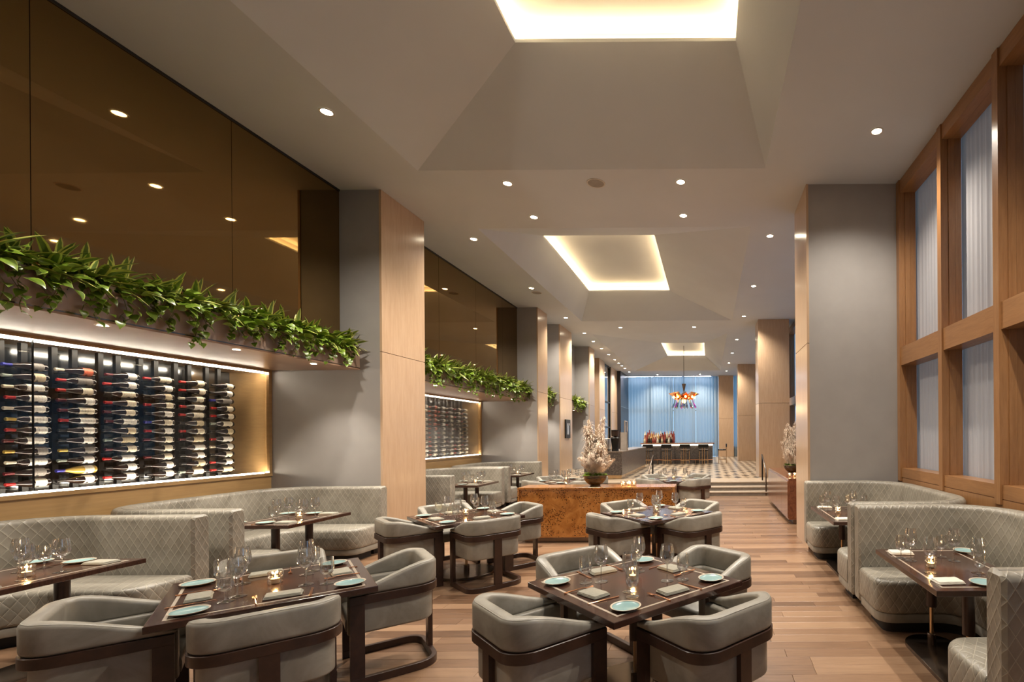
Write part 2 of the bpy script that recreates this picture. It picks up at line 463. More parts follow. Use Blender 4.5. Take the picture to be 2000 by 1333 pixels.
for k, (a, b) in enumerate(REC):
    mb = MB(); A = [(a[0],a[1]),(a[2],a[1]),(a[2],a[3]),(a[0],a[3])]; B = [(b[0],b[1]),(b[2],b[1]),(b[2],b[3]),(b[0],b[3])]
    e = .16; T = [(b[0]-e,b[1]-e),(b[2]+e,b[1]-e),(b[2]+e,b[3]+e),(b[0]-e,b[3]+e)]; ZT = Z2+.23
    for i in range(4):
        j = (i+1) % 4
        quad(mb, [(*A[i],CZ),(*A[j],CZ),(*B[j],Z2),(*B[i],Z2)])
        quad(mb, [(*B[i],Z2),(*B[j],Z2),(*B[j],Z2+.04),(*B[i],Z2+.04)])
        quad(mb, [(*B[i],Z2+.04),(*B[j],Z2+.04),(*T[j],Z2+.04),(*T[i],Z2+.04)])
        quad(mb, [(*T[i],Z2+.04),(*T[j],Z2+.04),(*T[j],ZT),(*T[i],ZT)])
    quad(mb, [(*p, ZT) for p in T])
    cf = mb.build('coffer', M['ceiling'], ceil, 0)
    w = .03; g = .04
    for (x0, y0, x1, y1) in ((b[0]-e+g, b[1]-e+g, b[2]+e-g, b[1]-e+g+w), (b[0]-e+g, b[3]+e-g-w, b[2]+e-g, b[3]+e-g),
                             (b[0]-e+g, b[1]-e+g+w, b[0]-e+g+w, b[3]+e-g-w), (b[2]+e-g-w, b[1]-e+g+w, b[2]+e-g, b[3]+e-g-w)):
        MB().box(x0, y0, Z2+.045, x1, y1, Z2+.06).build('led_strip', M['cove'], cf, 0)
# roof slab above the coffers, keeps daylight out
struct('ceiling_slab', MB().box(-7.7, -1.3, Z2+.6, 3.5, 31.7, Z2+.7), M['ceiling'])
for (x0, y0, x1, y1) in ((-7.7, -1.3, -7.6, 31.7), (3.42, -1.3, 3.5, 31.7), (-7.7, -1.3, 3.5, -1.2), (-7.7, 31.6, 3.5, 31.7)):
    MB().box(x0, y0, CZ, x1, y1, Z2+.6).build('upstand', M['ceiling'], bpy.data.objects['ceiling_slab'])
struct('wall_back', MB().box(-7.7, -1.3, -.14, 3.5, -1.2, CZ), M['wall'])
struct('wall_left', MB().box(-7.7, -1.2, -.14, -7.6, 31.6, CZ), M['wall'])

def clad(parent, x, s, y0, y1, z0, z1, seam, lip=.0):
    """veneer boards on a column flank, s = direction they face along x"""
    for (a, b) in ((z0, seam-.004), (seam+.004, z1)):
        if b > a: MB().prism([(min(x, x+s*.035), y0), (max(x, x+s*.035), y0), (max(x, x+s*.035), y1), (min(x, x+s*.035), y1)], a, b, .002, .002, 1).build('veneer_panel', M['panel_wood'], parent)

cols = [(-1.0, .55, COLX), (7.4, 8.5, COLX), (14.23, 15.05, -5.03), (16.4, 17.8, -5.05), (20.5, 21.4, -5.07), (23.6, 24.8, -5.35)]
for i, (y0, y1, cx) in enumerate(cols):
    zb = 0 if y0 < 14 else 0
    o = struct('wall_pier_%d' % (i+1), MB().box(-7.6, y0, zb, cx-.035, y1, CZ-.001), M['wall'] if i != 5 else M['panel_wood'])
    clad(o, cx-.035, 1, y0-.012, y1, zb, CZ-.002, 3.06)
# right column and the ones along the bar
o = struct('wall_pier_7', MB().box(1.53, 7.33, 0, 3.3, 8.3, CZ-.001), M['wall']); clad(o, 1.53, -1, 7.318, 8.3, 0, CZ-.002, 3.13)
for i, (x0, x1, y0, y1) in enumerate(((1.64, 2.66, 15.9, 16.9), (1.57, 2.56, 26.0, 27.0), (.62, 1.58, 30.9, 31.5))):
    o = struct('column_%d' % (i+1), MB().box(x0+.035, y0+.035, UPZ-.3, x1-.035, y1-.035, CZ-.001), M['panel_wood'])
    for (a, b) in ((UPZ, 2.78), (2.79, CZ-.002)):
        MB().box(x0, y0, a, x1, y0+.035, b).build('veneer_panel', M['panel_wood'], o)
        MB().box(x0, y0+.035, a, x0+.035, y1, b).build('veneer_panel', M['panel_wood'], o)
        MB().box(x1-.035, y0+.035, a, x1, y1, b).build('veneer_panel', M['panel_wood'], o)

# ------------------------------------------------------------------ left wall bays: soffit, planter, mirror, wine cabinet
bays = [(.55, 7.4), (8.5, 14.23), (15.05, 16.4), (17.8, 20.5)]
def spotlight(parent, loc, power, size=95, blend=.7, rad=.05, col=WARM):
    l = bpy.data.lights.new('downlight_lamp', 'SPOT'); l.energy = power; l.spot_size = radians(size); l.spot_blend = blend
    l.shadow_soft_size = rad; l.color = col
    o = bpy.data.objects.new('downlight_lamp', l); C.objects.link(o); o.location = loc; o.parent = parent; return o
ring_me = MB().lathe([(.058, .0), (.060, -.006), (.078, -.006), (.080, .0)], 24, caps=False).mesh('trim_ring')
lens_me = MB().lathe([(.058, .002), (.054, -.003), (.0005, -.003)], 24, caps=False).mesh('lens')
def downlight(x, y, z, label, group, power, s=1.0, size=132, rad=.05):
    t = thing('downlight', label, 'downlight', group, (x, y, z))
    inst('trim_ring', ring_me, M['white_trim'], t, scale=s); inst('lens', lens_me, M['lens'], t, scale=s)
    if power: spotlight(t, (0, 0, -.03), power, size, 1.0, rad)
    return t
ORD = ['first', 'second', 'third', 'fourth', 'fifth', 'sixth', 'seventh', 'eighth', 'ninth', 'tenth', 'eleventh', 'twelfth', 'thirteenth', 'fourteenth', 'fifteenth', 'sixteenth', 'seventeenth', 'eighteenth', 'nineteenth', 'twentieth', 'twenty-first', 'twenty-second', 'twenty-third', 'twenty-fourth', 'twenty-fifth']
baynames = ['nearest bay', 'second bay', 'third bay', 'fourth bay']
for i, (y0, y1) in enumerate(bays):
    st = struct('trim_soffit_%d' % (i+1), MB().box(-7.55, y0, 2.785, SOFX, y1, 2.81), M['soffit'])
    struct('wall_upper_%d' % (i+1), MB().box(-7.55, y0, 2.81, MIRX-.04, y1, CZ-.001), M['wall'])
    pb = thing('planter_box', 'long bronze planter trough overhanging the booths in the ' + baynames[i], 'planter', 'planter troughs along the left wall', (0, y0, 0))
    L = y1-y0
    MB().box(SOFX-.02, 0.001, 2.811, SOFX, L-.001, 3.12).build('front_panel', M['planter'], pb, 0)
    MB().box(MIRX+.02, 0.001, 2.811, MIRX+.035, L-.001, 3.10).build('back_panel', M['planter'], pb, 0)
    MB().box(MIRX+.036, 0.002, 2.812, SOFX-.021, L-.002, 3.06).build('soil', M['soil'], pb, 0)
    MB().box(SOFX-.026, 0.001, 2.805, SOFX+.002, L-.001, 2.817).build('edge_strip', M['bronze'], pb, 0)
    # smoked mirror above the planter
    if i < 2:
        mr = thing('wall_mirror', 'tall bronze tinted mirror above the planter in the ' + baynames[i], 'mirror', None, (0, 0, 0))
        seams = ([.56, 2.32, 4.02, 5.72, 7.385] if i == 0 else [8.51, 10.1, 11.7, 13.2, 14.22])
        for a, b in zip(seams, seams[1:]):
            MB().box(MIRX-.006, a+.003, 2.83, MIRX, b-.003, CZ-.03).build('mirror_pane', M['mirror'], mr, 0)
        MB().box(MIRX-.03, seams[0], 2.83, MIRX-.007, seams[-1], CZ-.005).build('backing', M['plinth'], mr, 0)
        MB().box(MIRX-.007, seams[0], CZ-.03, MIRX+.012, seams[-1], CZ-.002).build('top_channel', M['plinth'], mr, 0)
    else:
        struct('wall_niche_%d' % i, MB().box(-7.55, y0, UPZ if y0 > 14 else 0, WINX, y1, 2.785), M['wall'])
SL = [(-5.5, 2.9), (-5.5, 4.38), (-5.5, 5.62), (-5.52, 6.74), (-5.5, 9.7), (-5.5, 11.0), (-5.5, 12.3), (-5.5, 13.5), (-5.5, 15.9), (-5.5, 19.6)]
for i, (x, y) in enumerate(SL):
    downlight(x, y, 2.783, 'tiny soffit spotlight under the planter trough, %s from the camera' % ORD[i], 'soffit spots under the planters', 125, .62, 105, .04)

def pane_box(y0, y1): return MB().box(-6.745, y0, 1.235, -6.737, y1, 2.745)
cap_cols = {'red': (.42, .012, .012), 'black': (.012, .010, .010), 'gold': (.52, .36, .06), 'cream': (.62, .56, .44), 'grey-green': (.25, .29, .25), 'blue': (.03, .03, .28), 'burgundy': (.10, .008, .012), 'orange-red': (.60, .06, .015)}
CAP = {k: plain('foil_'+k.replace('-', '_'), v, .35, .2) for k, v in cap_cols.items()}
lab_cols = {'cream': (.72, .65, .50), 'white': (.80, .77, .70), 'tan': (.55, .46, .30), 'grey': (.20, .185, .17), 'coral red': (.58, .13, .07)}
LAB = {}
for k, v in lab_cols.items():
    m = N('label_'+k.replace(' ', '_')).set(rough=.55)
    vv = m.coords('Object', (1, 1, 1), 3.0); sp = m.n('ShaderNodeSeparateXYZ'); m.l(vv, sp.inputs[0])
    stripe = m.math('GREATER_THAN', m.math('FRACT', m.math('MULTIPLY', sp.outputs[1], 42.0)), .72)
    word = m.math('GREATER_THAN', m.noise(m.coords('Object', (60, 60, 60), 3.0), 2, 2), .56)
    m.base(m.mix(m.math('MULTIPLY', m.math('MULTIPLY', stripe, word), .7), v, tuple(c*.25 for c in v))); LAB[k] = m.m
m = N('bottle_glass').set(rough=.06, coat=.5)
m.base(m.ramp(m.noise(m.coords(), 4, 2), [(.3, (.006, .004, .004)), (.7, (.016, .008, .007))])); M['bottle'] = m.m
m = N('amber_bottle').set(rough=.06, coat=.5)
m.base(m.ramp(m.noise(m.coords(), 4, 2), [(.3, (.38, .24, .04)), (.7, (.48, .32, .07))])); M['amber'] = m.m
# bottles lie along +y with the neck towards -y (built upright then turned)
def bottle_meshes(kind):
    if kind == 0: body = [(.030, 0), (.037, .006), (.038, .015), (.038, .19), (.034, .21), (.018, .235), (.0145, .25), (.0142, .30)]
    elif kind == 1: body = [(.032, 0), (.040, .006), (.041, .015), (.041, .15), (.036, .18), (.022, .22), (.0155, .25), (.0142, .30)]
    else: body = [(.034, 0), (.043, .008), (.044, .02), (.044, .14), (.037, .18), (.022, .225), (.016, .25), (.0145, .31)]
    R = Matrix.Translation((0, .165, 0)) @ Matrix.Rotation(radians(90), 4, 'X')
    def t(mb, nm):
        mb.v = [tuple(R @ Vector(v)) for v in mb.v]; return mb.mesh(nm, 50)
    H = body[-1][1]; r = body[3][0]+.0012; top = body[3][1]
    return (t(MB().lathe(body, 14), 'bottle_body'), t(MB().lathe([(.0160, H-.055), (.0160, H-.006), (.0175, H-.004), (.0175, H+.012), (.015, H+.015)], 12), 'capsule'),
            t(MB().lathe([(r, .035), (r, top-.025)], 16, caps=False), 'label_band'))
BM = [bottle_meshes(k) for k in range(3)]
def wine_cabinet(i, y0, y1, ybase, ncol, seams):
    nm = ['near', 'second'][i]
    cb = thing('wine_cabinet', 'lit wine display set into the wood panelled wall, %s of two along the left' % nm, 'wine cabinet', None, (0, 0, 0))
    MB().box(-6.78, y0, 0, -6.72, y1, 1.20).build('base_panel', M['niche_wood'], cb, 0)
    MB().box(-7.32, y0, 1.17, -6.70, y1, 1.215).build('sill', M['niche_wood'], cb, 0)
    MB().box(-7.32, y0, 2.752, -6.70, y1, 2.784).build('header', M['niche_wood'], cb, 0)
    MB().box(-6.76, y1-.05, 1.215, -6.70, y1-.002, 2.752).build('end_jamb', M['niche_wood'], cb, 0)
    MB().box(-7.32, y1-.03, 1.216, -6.762, y1-.002, 2.751).build('end_panel', M['niche_wood'], cb, 0)
    MB().box(-7.34, y0, 1.0, -7.322, y1, 2.784).build('back_panel', M['back_mirror'], cb, 0)
    MB().box(-6.80, y0, 2.733, -6.775, y1-.06, 2.7515).build('led_strip', M['led'], cb, 0)
    MB().box(-6.80, y0, 1.2155, -6.775, y1-.06, 1.230).build('led_strip', M['led'], cb, 0)
    for a, b in zip(seams, seams[1:]): pane_box(a+.004, b-.004).build('glass_pane', M['pane'], cb, 0)
    for s in seams[1:-1]: MB().box(-6.748, s-.004, 1.235, -6.734, s+.004, 2.745).build('pane_joint', M['black'], cb, 0)
    peg = MB().tube([(0, 0, 0), (.09, 0, 0)], .006, 6).mesh('peg')
    rk = thing('wine_rack', 'black peg rack with paired posts inside the %s wine display' % nm, 'wine rack', None, (0, 0, 0))
    pm = MB().box(-.02, -.024, 0, .02, .024, 1.53).mesh('post', 0)
    for c in range(ncol):
        yb = ybase+.395*c
        for dy in (.07, .235):
            p = inst('post', pm, M['black'], rk, (-7.07, yb+dy, 1.216))
            pg = MB()
            for r in range(12): pg.tube([(.018, 0, 1.305+.1085*r-1.216-.036), (.155, 0, 1.305+.1085*r-1.216-.036)], .005, 6)
            tag(pg.build('pegs', M['black'], p), kind='stuff')
    rnd = random.Random(5+i)
    for c in range(ncol):
        for r in range(12):
            k = rnd.choice((0, 0, 1, 1, 2)); cap = rnd.choice(['red']*8+['black']*5+['burgundy']*2+['cream', 'gold', 'grey-green', 'blue', 'black'])
            lab = rnd.choice(['cream']*4+['white']*4+['tan']*2+['grey'])
            body = M['bottle']
            if i == 0 and c == 3 and r == 11: cap, lab, k = 'cream', 'coral red', 2
            if i == 0 and c == 3 and r == 1: cap, lab, body, k = 'blue', 'cream', M['amber'], 2
            if i == 0 and c == 5 and r == 6: cap = 'blue'
            if i == 0 and c in (2, 3) and r in (3,): cap = 'gold'
            if i == 1 and c == 1: cap, lab = 'orange-red', 'coral red' if r > 5 else 'cream'
            t = thing('wine_bottle', 'wine bottle, %s foil and %s label, %s up, column %s, %s display' % (cap, lab, ORD[r], ORD[ncol-1-c], nm),
                      'wine bottle', 'bottles racked in the %s wine display' % nm, (-6.955, ybase+.395*c+.17+rnd.uniform(-.012, .012), 1.305+.1085*r))
            t.rotation_euler = (0, rnd.uniform(0, 6), 0)
            inst('bottle_body', BM[k][0], body, t); inst('capsule', BM[k][1], CAP[cap], t); inst('label_band', BM[k][2], LAB[lab], t)
wine_cabinet(0, .56, 7.398, 3.945, 8, [.58, 2.7, 4.81, 7.33])
wine_cabinet(1, 8.51, 14.228, 11.575, 6, [8.53, 11.2, 14.16])

# ------------------------------------------------------------------ right wall: deep timber window grid with sheers
RX = 2.88
def wavy(y0, y1, x, z0, z1, amp=.035, wl=.13, along='y', seed=0, step=.012):
    rnd = random.Random(seed); mb = MB(); n = int((y1-y0)/step); ph = rnd.random()*6; pts = []
    for k in range(n+1):
        s = y0+(y1-y0)*k/n; ph += 2*pi*(y1-y0)/n/wl*rnd.uniform(.25, 1.75); pts.append((s, x+amp*sin(ph)*(.6+.4*sin(s*1.7))))
    for s, q in pts:
        for z in (z0, z1): mb.v.append((q, s, z) if along == 'y' else (s, q, z))
    for k in range(n): mb.face((2*k, 2*k+1, 2*k+3, 2*k+2))
    return mb
wr = struct('wall_right', MB().box(RX+.012, -1.2, -.14, 3.4, 31.5, 1.10), M['window_wood'])
for k in range(5): MB().box(RX, 7.19-1.17*(k+1)-.001, 0, RX+.012, 7.19-1.17*k-.006, 1.09).build('wall_panel', M['window_wood'], wr, 0)
mull = [7.27, 5.965, 4.795, 3.62, 2.45, 1.28, .1]
def window(n, ya, yb, detail=True):
    """bay from the far mullion ya to the near one yb"""
    w = struct_empty('window_%d' % n, (0, 0, 0)); D = .23; h = .048
    MB().prism([(RX-.02, ya-h), (RX+.07, ya-h), (RX+.07, ya+h), (RX-.02, ya+h)], 1.04, CZ-.003, .003, .003, 1).build('mullion', M['window_wood'], w, 0)
    for (z0, z1, nm) in ((5.36, CZ-.004, 'head'), (2.77, 3.04, 'transom'), (1.10, 1.235, 'sill')):
        MB().box(RX, yb+h+.0005, z0, RX+.115, ya-h-.0005, z1).build(nm, M['window_wood_h'], w, 0)
        MB().box(RX+.117, yb+h+.0005, z0-.0 if nm != 'sill' else z0, RX+D, ya-h-.0005, z1-(.0 if nm != 'sill' else .0)).build(nm+'_board', M['window_wood_h'], w, 0)
    for s, yy in ((-1, ya-h), (1, yb+h)):
        for (x0, x1) in ((RX+.0715, RX+.15), (RX+.152, RX+D)):
            MB().box(x0, yy-.012, 1.235, x1, yy+.012, 5.36).build('jamb_board', M['window_wood'], w, 0)
    for (z0, z1) in ((1.235, 2.77), (3.04, 5.36)):
        MB().box(RX+.30, yb+.002, z0-.1, RX+.308, ya-.002, z1+.1).build('pane', M['pane'], w, 0)
    return w
for k in range(6):
    window(k+1, mull[k], mull[k+1])
    tag(wavy(mull[k+1]+.005, mull[k]-.005, RX+.265, 1.15, CZ-.06, .022, .11, seed=k, step=.01).build('curtain', M['sheer'], None, 60),
        'sheer grey curtain behind the %s tall window from the grey column' % ORD[k], 'curtain', 'sheers on the right hand windows')
far = [8.3+2.3*k for k in range(11)]
for k in range(10):
    window(k+7, far[k+1], far[k])
    tag(wavy(far[k]+.005, far[k+1]-.005, RX+.265, 1.15, CZ-.06, .022, .14, seed=20+k, step=.03).build('curtain', M['sheer_far'], None, 60),
        'pale blue sheer behind the %s window beyond the grey column' % ORD[k], 'curtain', 'sheers beyond the grey column')

# ------------------------------------------------------------------ end wall of the bar
we = struct('wall_end', MB().box(1.58, 31.3, UPZ, 2.9, 31.5, 1.0), M['wall'])
w = struct_empty('window_17', (0, 0, 0))
for x in (-5.3, -3.85, -2.4, -.95, .5): MB().box(x-.04, 31.35, UPZ, x+.04, 31.45, CZ).build('mullion', M['black'], w, 0)
for z in (1.2, 3.35): MB().box(-5.3, 31.36, z-.04, .6, 31.44, z+.04).build('transom', M['black'], w, 0)
MB().box(-5.3, 31.39, UPZ, .6, 31.40, CZ).build('pane', M['pane'], w, 0)
MB().box(1.58, 31.39, 1.0, 2.9, 31.40, CZ).build('pane', M['pane'], w, 0)
xs = [-5.25, -3.8, -2.3, -.85, .62]
for k in range(4):
    tag(wavy(xs[k]+.01, xs[k+1]-.01, 31.2, UPZ+.02, CZ-.02, .05, .2, 'x', 40+k, .02).build('curtain', M['sheer_far'], None, 60),
        'pale blue sheer across the end window behind the bar, %s from the left' % ORD[k], 'curtain', 'sheers behind the bar')
tag(wavy(1.6, 2.88, 31.2, UPZ+.02, CZ-.02, .05, .2, 'x', 47, .02).build('curtain', M['sheer_far'], None, 60), 'narrow blue sheer between the two wood pillars at the far right', 'curtain')
# dark portal and the framed glazing on the far left
struct('wall_portal', MB().box(-7.5, 28.35, UPZ, -5.18, 31.1, CZ-.001), plain('black_lacquer', (.018, .017, .022), .3))
pt = bpy.data.objects['wall_portal']
MB().box(-5.18, 28.35, 3.45, -5.165, 31.1, 3.47).build('seam', M['steel'], pt, 0)
MB().box(-5.18, 29.6, UPZ, -5.15, 29.66, 2.6).build('door_frame', M['panel_wood'], pt, 0); MB().box(-5.18, 30.4, UPZ, -5.15, 30.46, 2.6).build('door_frame', M['panel_wood'], pt, 0); MB().box(-5.18, 29.6, 2.6, -5.15, 30.46, 2.66).build('door_frame', M['panel_wood'], pt, 0)
struct('wall_pier_8', MB().box(-7.5, 26.65, UPZ, -5.42, 28.34, CZ-.001), M['wall'])
clad(bpy.data.objects['wall_pier_8'], -5.42, 1, 26.64, 28.34, UPZ, CZ-.002, 3.06)
w = struct_empty('window_18', (0, 0, 0))
MB().box(-5.50, 24.82, UPZ, -5.49, 26.63, CZ-.02).build('pane', plain('reflective_glazing', (.42, .46, .50), .04, 1.0, var=.03), w, 0)
for z in (UPZ+.05, 2.2, 3.55, CZ-.06): MB().box(-5.52, 24.82, z-.035, -5.44, 26.63, z+.035).build('frame_bar', M['black'], w, 0)
for y in (24.86, 26.59): MB().box(-5.52, y-.035, UPZ, -5.44, y+.035, CZ-.02).build('frame_bar', M['black'], w, 0)
struct('wall_recess', MB().box(-7.5, 21.4, UPZ, -6.4, 23.6, CZ-.001), M['wall'])

# ------------------------------------------------------------------ ceiling lights
def row(pts, what, group, power=SPOT_W):
    for i, (x, y) in enumerate(pts):
        downlight(x, y, CZ-.002, 'recessed ceiling downlight, %s from the camera in the row %s' % (ORD[i], what), group, power)
row([(-4.43, 2.2), (-4.43, 5.62), (-4.5, 9.27), (-4.53, 12.37), (-4.58, 15.5), (-4.59, 17.84), (-4.63, 19.39), (-4.66, 21.0), (-4.68, 22.6), (-4.7, 24.14), (-4.71, 25.26), (-4.73, 26.28), (-4.74, 27.3), (-4.75, 28.85)], 'over the left booths', 'left row of downlights', SPOT_W*.8)
row([(-3.0, 7.24), (-3.01, 8.36), (-3.09, 16.95), (-3.22, 30.25)], 'between coffers, left', 'middle left downlights')
row([(-.4, 7.23), (-.42, 8.34), (-.5, 16.95), (-.55, 30.2)], 'between coffers, right', 'middle right downlights')
row([(1.19, 2.6), (1.19, 9.22), (1.165, 12.33), (1.14, 15.46), (1.13, 19.23), (1.10, 22.4), (1.08, 25.5), (1.06, 28.7)], 'along the right aisle', 'right row of downlights')  # first downlight is an unseen addition, balancing the light on the right booth
row([(2.13, 2.9), (2.13, 6.05)], 'over the window booths', 'window booth downlights', SPOT_W*.7)
for i, (x, y) in enumerate(((-1.675, 7.25), (-4.54, 12.77))):
    t = thing('ceiling_speaker', ('round ceiling speaker grille between the two near coffers', 'small round ceiling speaker beside the left row of downlights')[i], 'speaker', None, (x, y, CZ))
    MB().lathe([(.0005, -.006), (.12, -.006)], 24, caps=False).build('grille', M['speaker'], t); MB().lathe([(.12, -.008), (.135, -.008), (.138, -.001)], 24, caps=False).build('rim', M['white_trim'], t)
# slot washers grazing the end curtain
M['wash'] = emit('wash_lens', (.86, .88, 1.0), 26.0)
for k, x in enumerate((-4.4, -2.6, -.7)):
    t = thing('curtain_washer', 'slim linear light grazing the end curtain, %s from the left' % ORD[k], 'light', 'curtain washers', (x, 30.95, CZ))
    MB().box(-.87, -.045, -.035, .87, .045, -.002).build('housing', M['white_trim'], t, 0); MB().box(-.85, -.03, -.041, .85, .03, -.0355).build('lens', M['wash'], t, 0)

# ------------------------------------------------------------------ booths
def booth(label, y0, y1, xe, xw, zt, sx):
    """U-shaped booth; inner faces at y0 and y1, open end at x=xe, closed end at x=xw; sx=+1 opens towards +x"""
    t = thing('booth', label, 'booth', 'quilted leather booths', ((xe+xw)/2, (y0+y1)/2, 0))
    if sx < 0: t.rotation_euler = (0, 0, pi)
    hx = abs(xe-xw)/2; hy = (y1-y0)/2; T = .165; R = .5
    # travel so that the outside of the U lies to the right
    path = fillet([(hx-.02, hy), (-hx, hy), (-hx, -hy), (hx-.02, -hy)], R, 10)
    path = subdivide_path(path, .25)
    bp = rrect(0, .115, T, zt, .045, 4)
    MB().sweep(path, lambda i, s, n: bp, .02).build('backrest', M['quilt'], t, 40)
    seam = rrect(T-.075, zt-.004, T-.068, zt+.003, .002, 2)
    MB().sweep(path, lambda i, s, n: seam).build('welt', M['leather'], t, 40)
    d = .52
    u = fillet([(-hx+d+.3, hy-d), (hx-.0, hy-d), (hx-.0, hy-.01)], .16, 6)
    l = fillet([(hx, -hy+.01), (hx, -hy+d), (-hx+d+.3, -hy+d)], .16, 6)
    ring = l[1:]+fillet([(-hx+d+.3, -hy+d), (-hx+d, -hy+d), (-hx+d, hy-d), (-hx+d+.3, hy-d)], .2, 5)[1:-1]+u[:-1]
    back = fillet([(hx, hy-.005), (-hx+.005, hy-.005), (-hx+.005, -hy+.005), (hx, -hy+.005)], R-.01, 8)
    p = ring+back
    # ring runs counter-clockwise seen from above? make sure of it
    ar = sum(p[i-1][0]*p[i][1]-p[i][0]*p[i-1][1] for i in range(len(p)))
    if ar < 0: p = p[::-1]
    MB().prism(p, .18, .465, .045, .03, 3).build('seat', M['quilt'], t, 40)
    MB().prism(offset_in(p, .012), .10, .182, .01, .01, 2).build('seat_rail', M['leather'], t, 40)
    MB().prism(offset_in(p, .085), 0, .10, 0, 0, 1).build('plinth', M['plinth'], t, 20)
    pl_path = fillet([(hx-.12, hy+.02), (-hx-.02, hy+.02), (-hx-.02, -hy-.02), (hx-.12, -hy-.02)], R, 6)
    MB().sweep(pl_path, lambda i, s, n: [(0, 0), (.12, 0), (.12, .115), (0, .115)]).build('plinth', M['plinth'], t, 20)
    return t
LB = [(2.51, 4.59), (5.12, 7.21)]; RB = [(2.55, 4.69), (5.03, 7.15)]
booth('grey quilted booth at the lower left below the wine display', *LB[0], -4.92, -6.42, 1.01, 1)
booth('grey quilted booth left, backing onto the pale wall below the near planter', *LB[1], -4.92, -6.42, 1.01, 1)
booth('grey quilted booth below the second wine display, nearer of two', LB[0][0]+6.84, LB[0][1]+6.84, -4.92, -6.42, 1.01, 1)
booth('grey quilted booth below the second wine display, farther of two', LB[1][0]+6.84, LB[1][1]+6.82, -4.92, -6.42, 1.01, 1)
booth('grey quilted booth at the lower right under the timber windows', *RB[0], 1.45, 2.69, 1.05, -1)
booth('grey quilted booth right, backing onto the grey column', *RB[1], 1.43, 2.69, 1.05, -1)

# ------------------------------------------------------------------ tables
def pedestal(t, x, y, r, ry=None):
    MB().lathe([(.042, .34), (.042, .70)], 20, (x, y, 0)).build('sleeve', M['dark_wood'], t)
    MB().lathe([(.016, .10), (.016, .345)], 16, (x, y, 0)).build('pole', M['brass'], t)
    MB().lathe([(.034, .031), (.034, .115), (.030, .118)], 20, (x, y, 0)).build('collar', M['bronze'], t)
def table_top(t, hx, hy):
    p = [(-hx, -hy), (hx, -hy), (hx, hy), (-hx, hy)]
    MB().prism(p, .700, .7395, .004, .004, 2).build('table_top', M['table'], t, 20)
    a = .062; b = .078
    i1 = [(-hx+a, -hy+a), (hx-a, hy-a)]; z0, z1 = .7385, .7402
    mb = MB()
    for (x0, y0, x1, y1) in ((-hx+a, -hy+a, hx-a, -hy+b), (-hx+a, hy-b, hx-a, hy-a), (-hx+a, -hy+b, -hx+b, hy-b), (hx-b, -hy+b, hx-a, hy-b)):
        mb.box(x0, y0, z0, x1, y1, z1)
    mb.build('inlay', M['inlay'], t, 0)
    MB().box(-hx*.55, -hy*.55, .672, hx*.55, hy*.55, .700).build('sub_top', M['dark_wood'], t, 0)
def square_table(label, x, y, rz):
    t = thing('square_table', label, 'table', 'square dining tables', (x, y, 0), rz)
    table_top(t, .525, .525); pedestal(t, 0, 0, .34)
    MB().lathe([(.33, 0), (.34, .004), (.34, .026), (.334, .031), (.0005, .0315)], 40, caps=False).build('base_plate', M['bronze'], t)
    return t
def booth_table(label, x0, x1, y0, y1):
    t = thing('booth_table', label, 'table', 'booth tables', ((x0+x1)/2, (y0+y1)/2, 0))
    hx, hy = (x1-x0)/2, (y1-y0)/2; table_top(t, hx, hy)
    for s in (-1, 1): pedestal(t, 0, s*hy*.5, .2)
    MB().prism(rrect(-.2, -hy*.85, .2, hy*.85, .19, 8), 0, .03, .005, 0, 2).build('base_plate', M['bronze'], t)
    return t
TABS = [('the front left table', -3.0, 3.32, radians(42)), ('the front right table', -.52, 3.34, radians(45)),
        ('the table left of the sideboard', -3.11, 6.16, radians(47)), ('the table before the sideboard', -.69, 6.34, radians(46)),
        ('the table behind the pampas', -3.2, 10.8, radians(45)), ('the far table by the steps', -.8, 11.1, radians(45))]
TL = ['dark lacquered square table with pale inlay, front left', 'dark lacquered square table with pale inlay, front right', 'dark square table, second row left of the burl sideboard',
      'dark square table, second row in front of the burl sideboard', 'dark square table behind the sideboard with the pampas bowl', 'dark square table beyond the sideboard near the steps']
for lb, (nm, x, y, r) in zip(TL, TABS): square_table(lb, x, y, r)
BTAB = [('the lower left booth table', -5.52, -4.77, 3.08, 4.08), ('the booth table under the near planter', -5.58, -4.85, 5.55, 6.52),
        ('the nearer far booth table', -5.52, -4.77, 9.92, 10.92), ('the farther far booth table', -5.58, -4.85, 12.39, 13.36),
        ('the lower right booth table', 1.45, 2.16, 3.09, 4.22), ('the booth table by the grey column', 1.42, 2.12, 5.53, 6.77)]
BL = ['dark inlaid booth table at the lower left edge', 'dark inlaid booth table in the left booth under the near planter', 'dark booth table in the nearer booth below the second wine display',
      'dark booth table in the farther booth below the second wine display', 'dark inlaid booth table at the lower right', 'dark inlaid booth table in the booth by the grey column']
for lb, (nm, *q) in zip(BL, BTAB): booth_table(lb, *q)

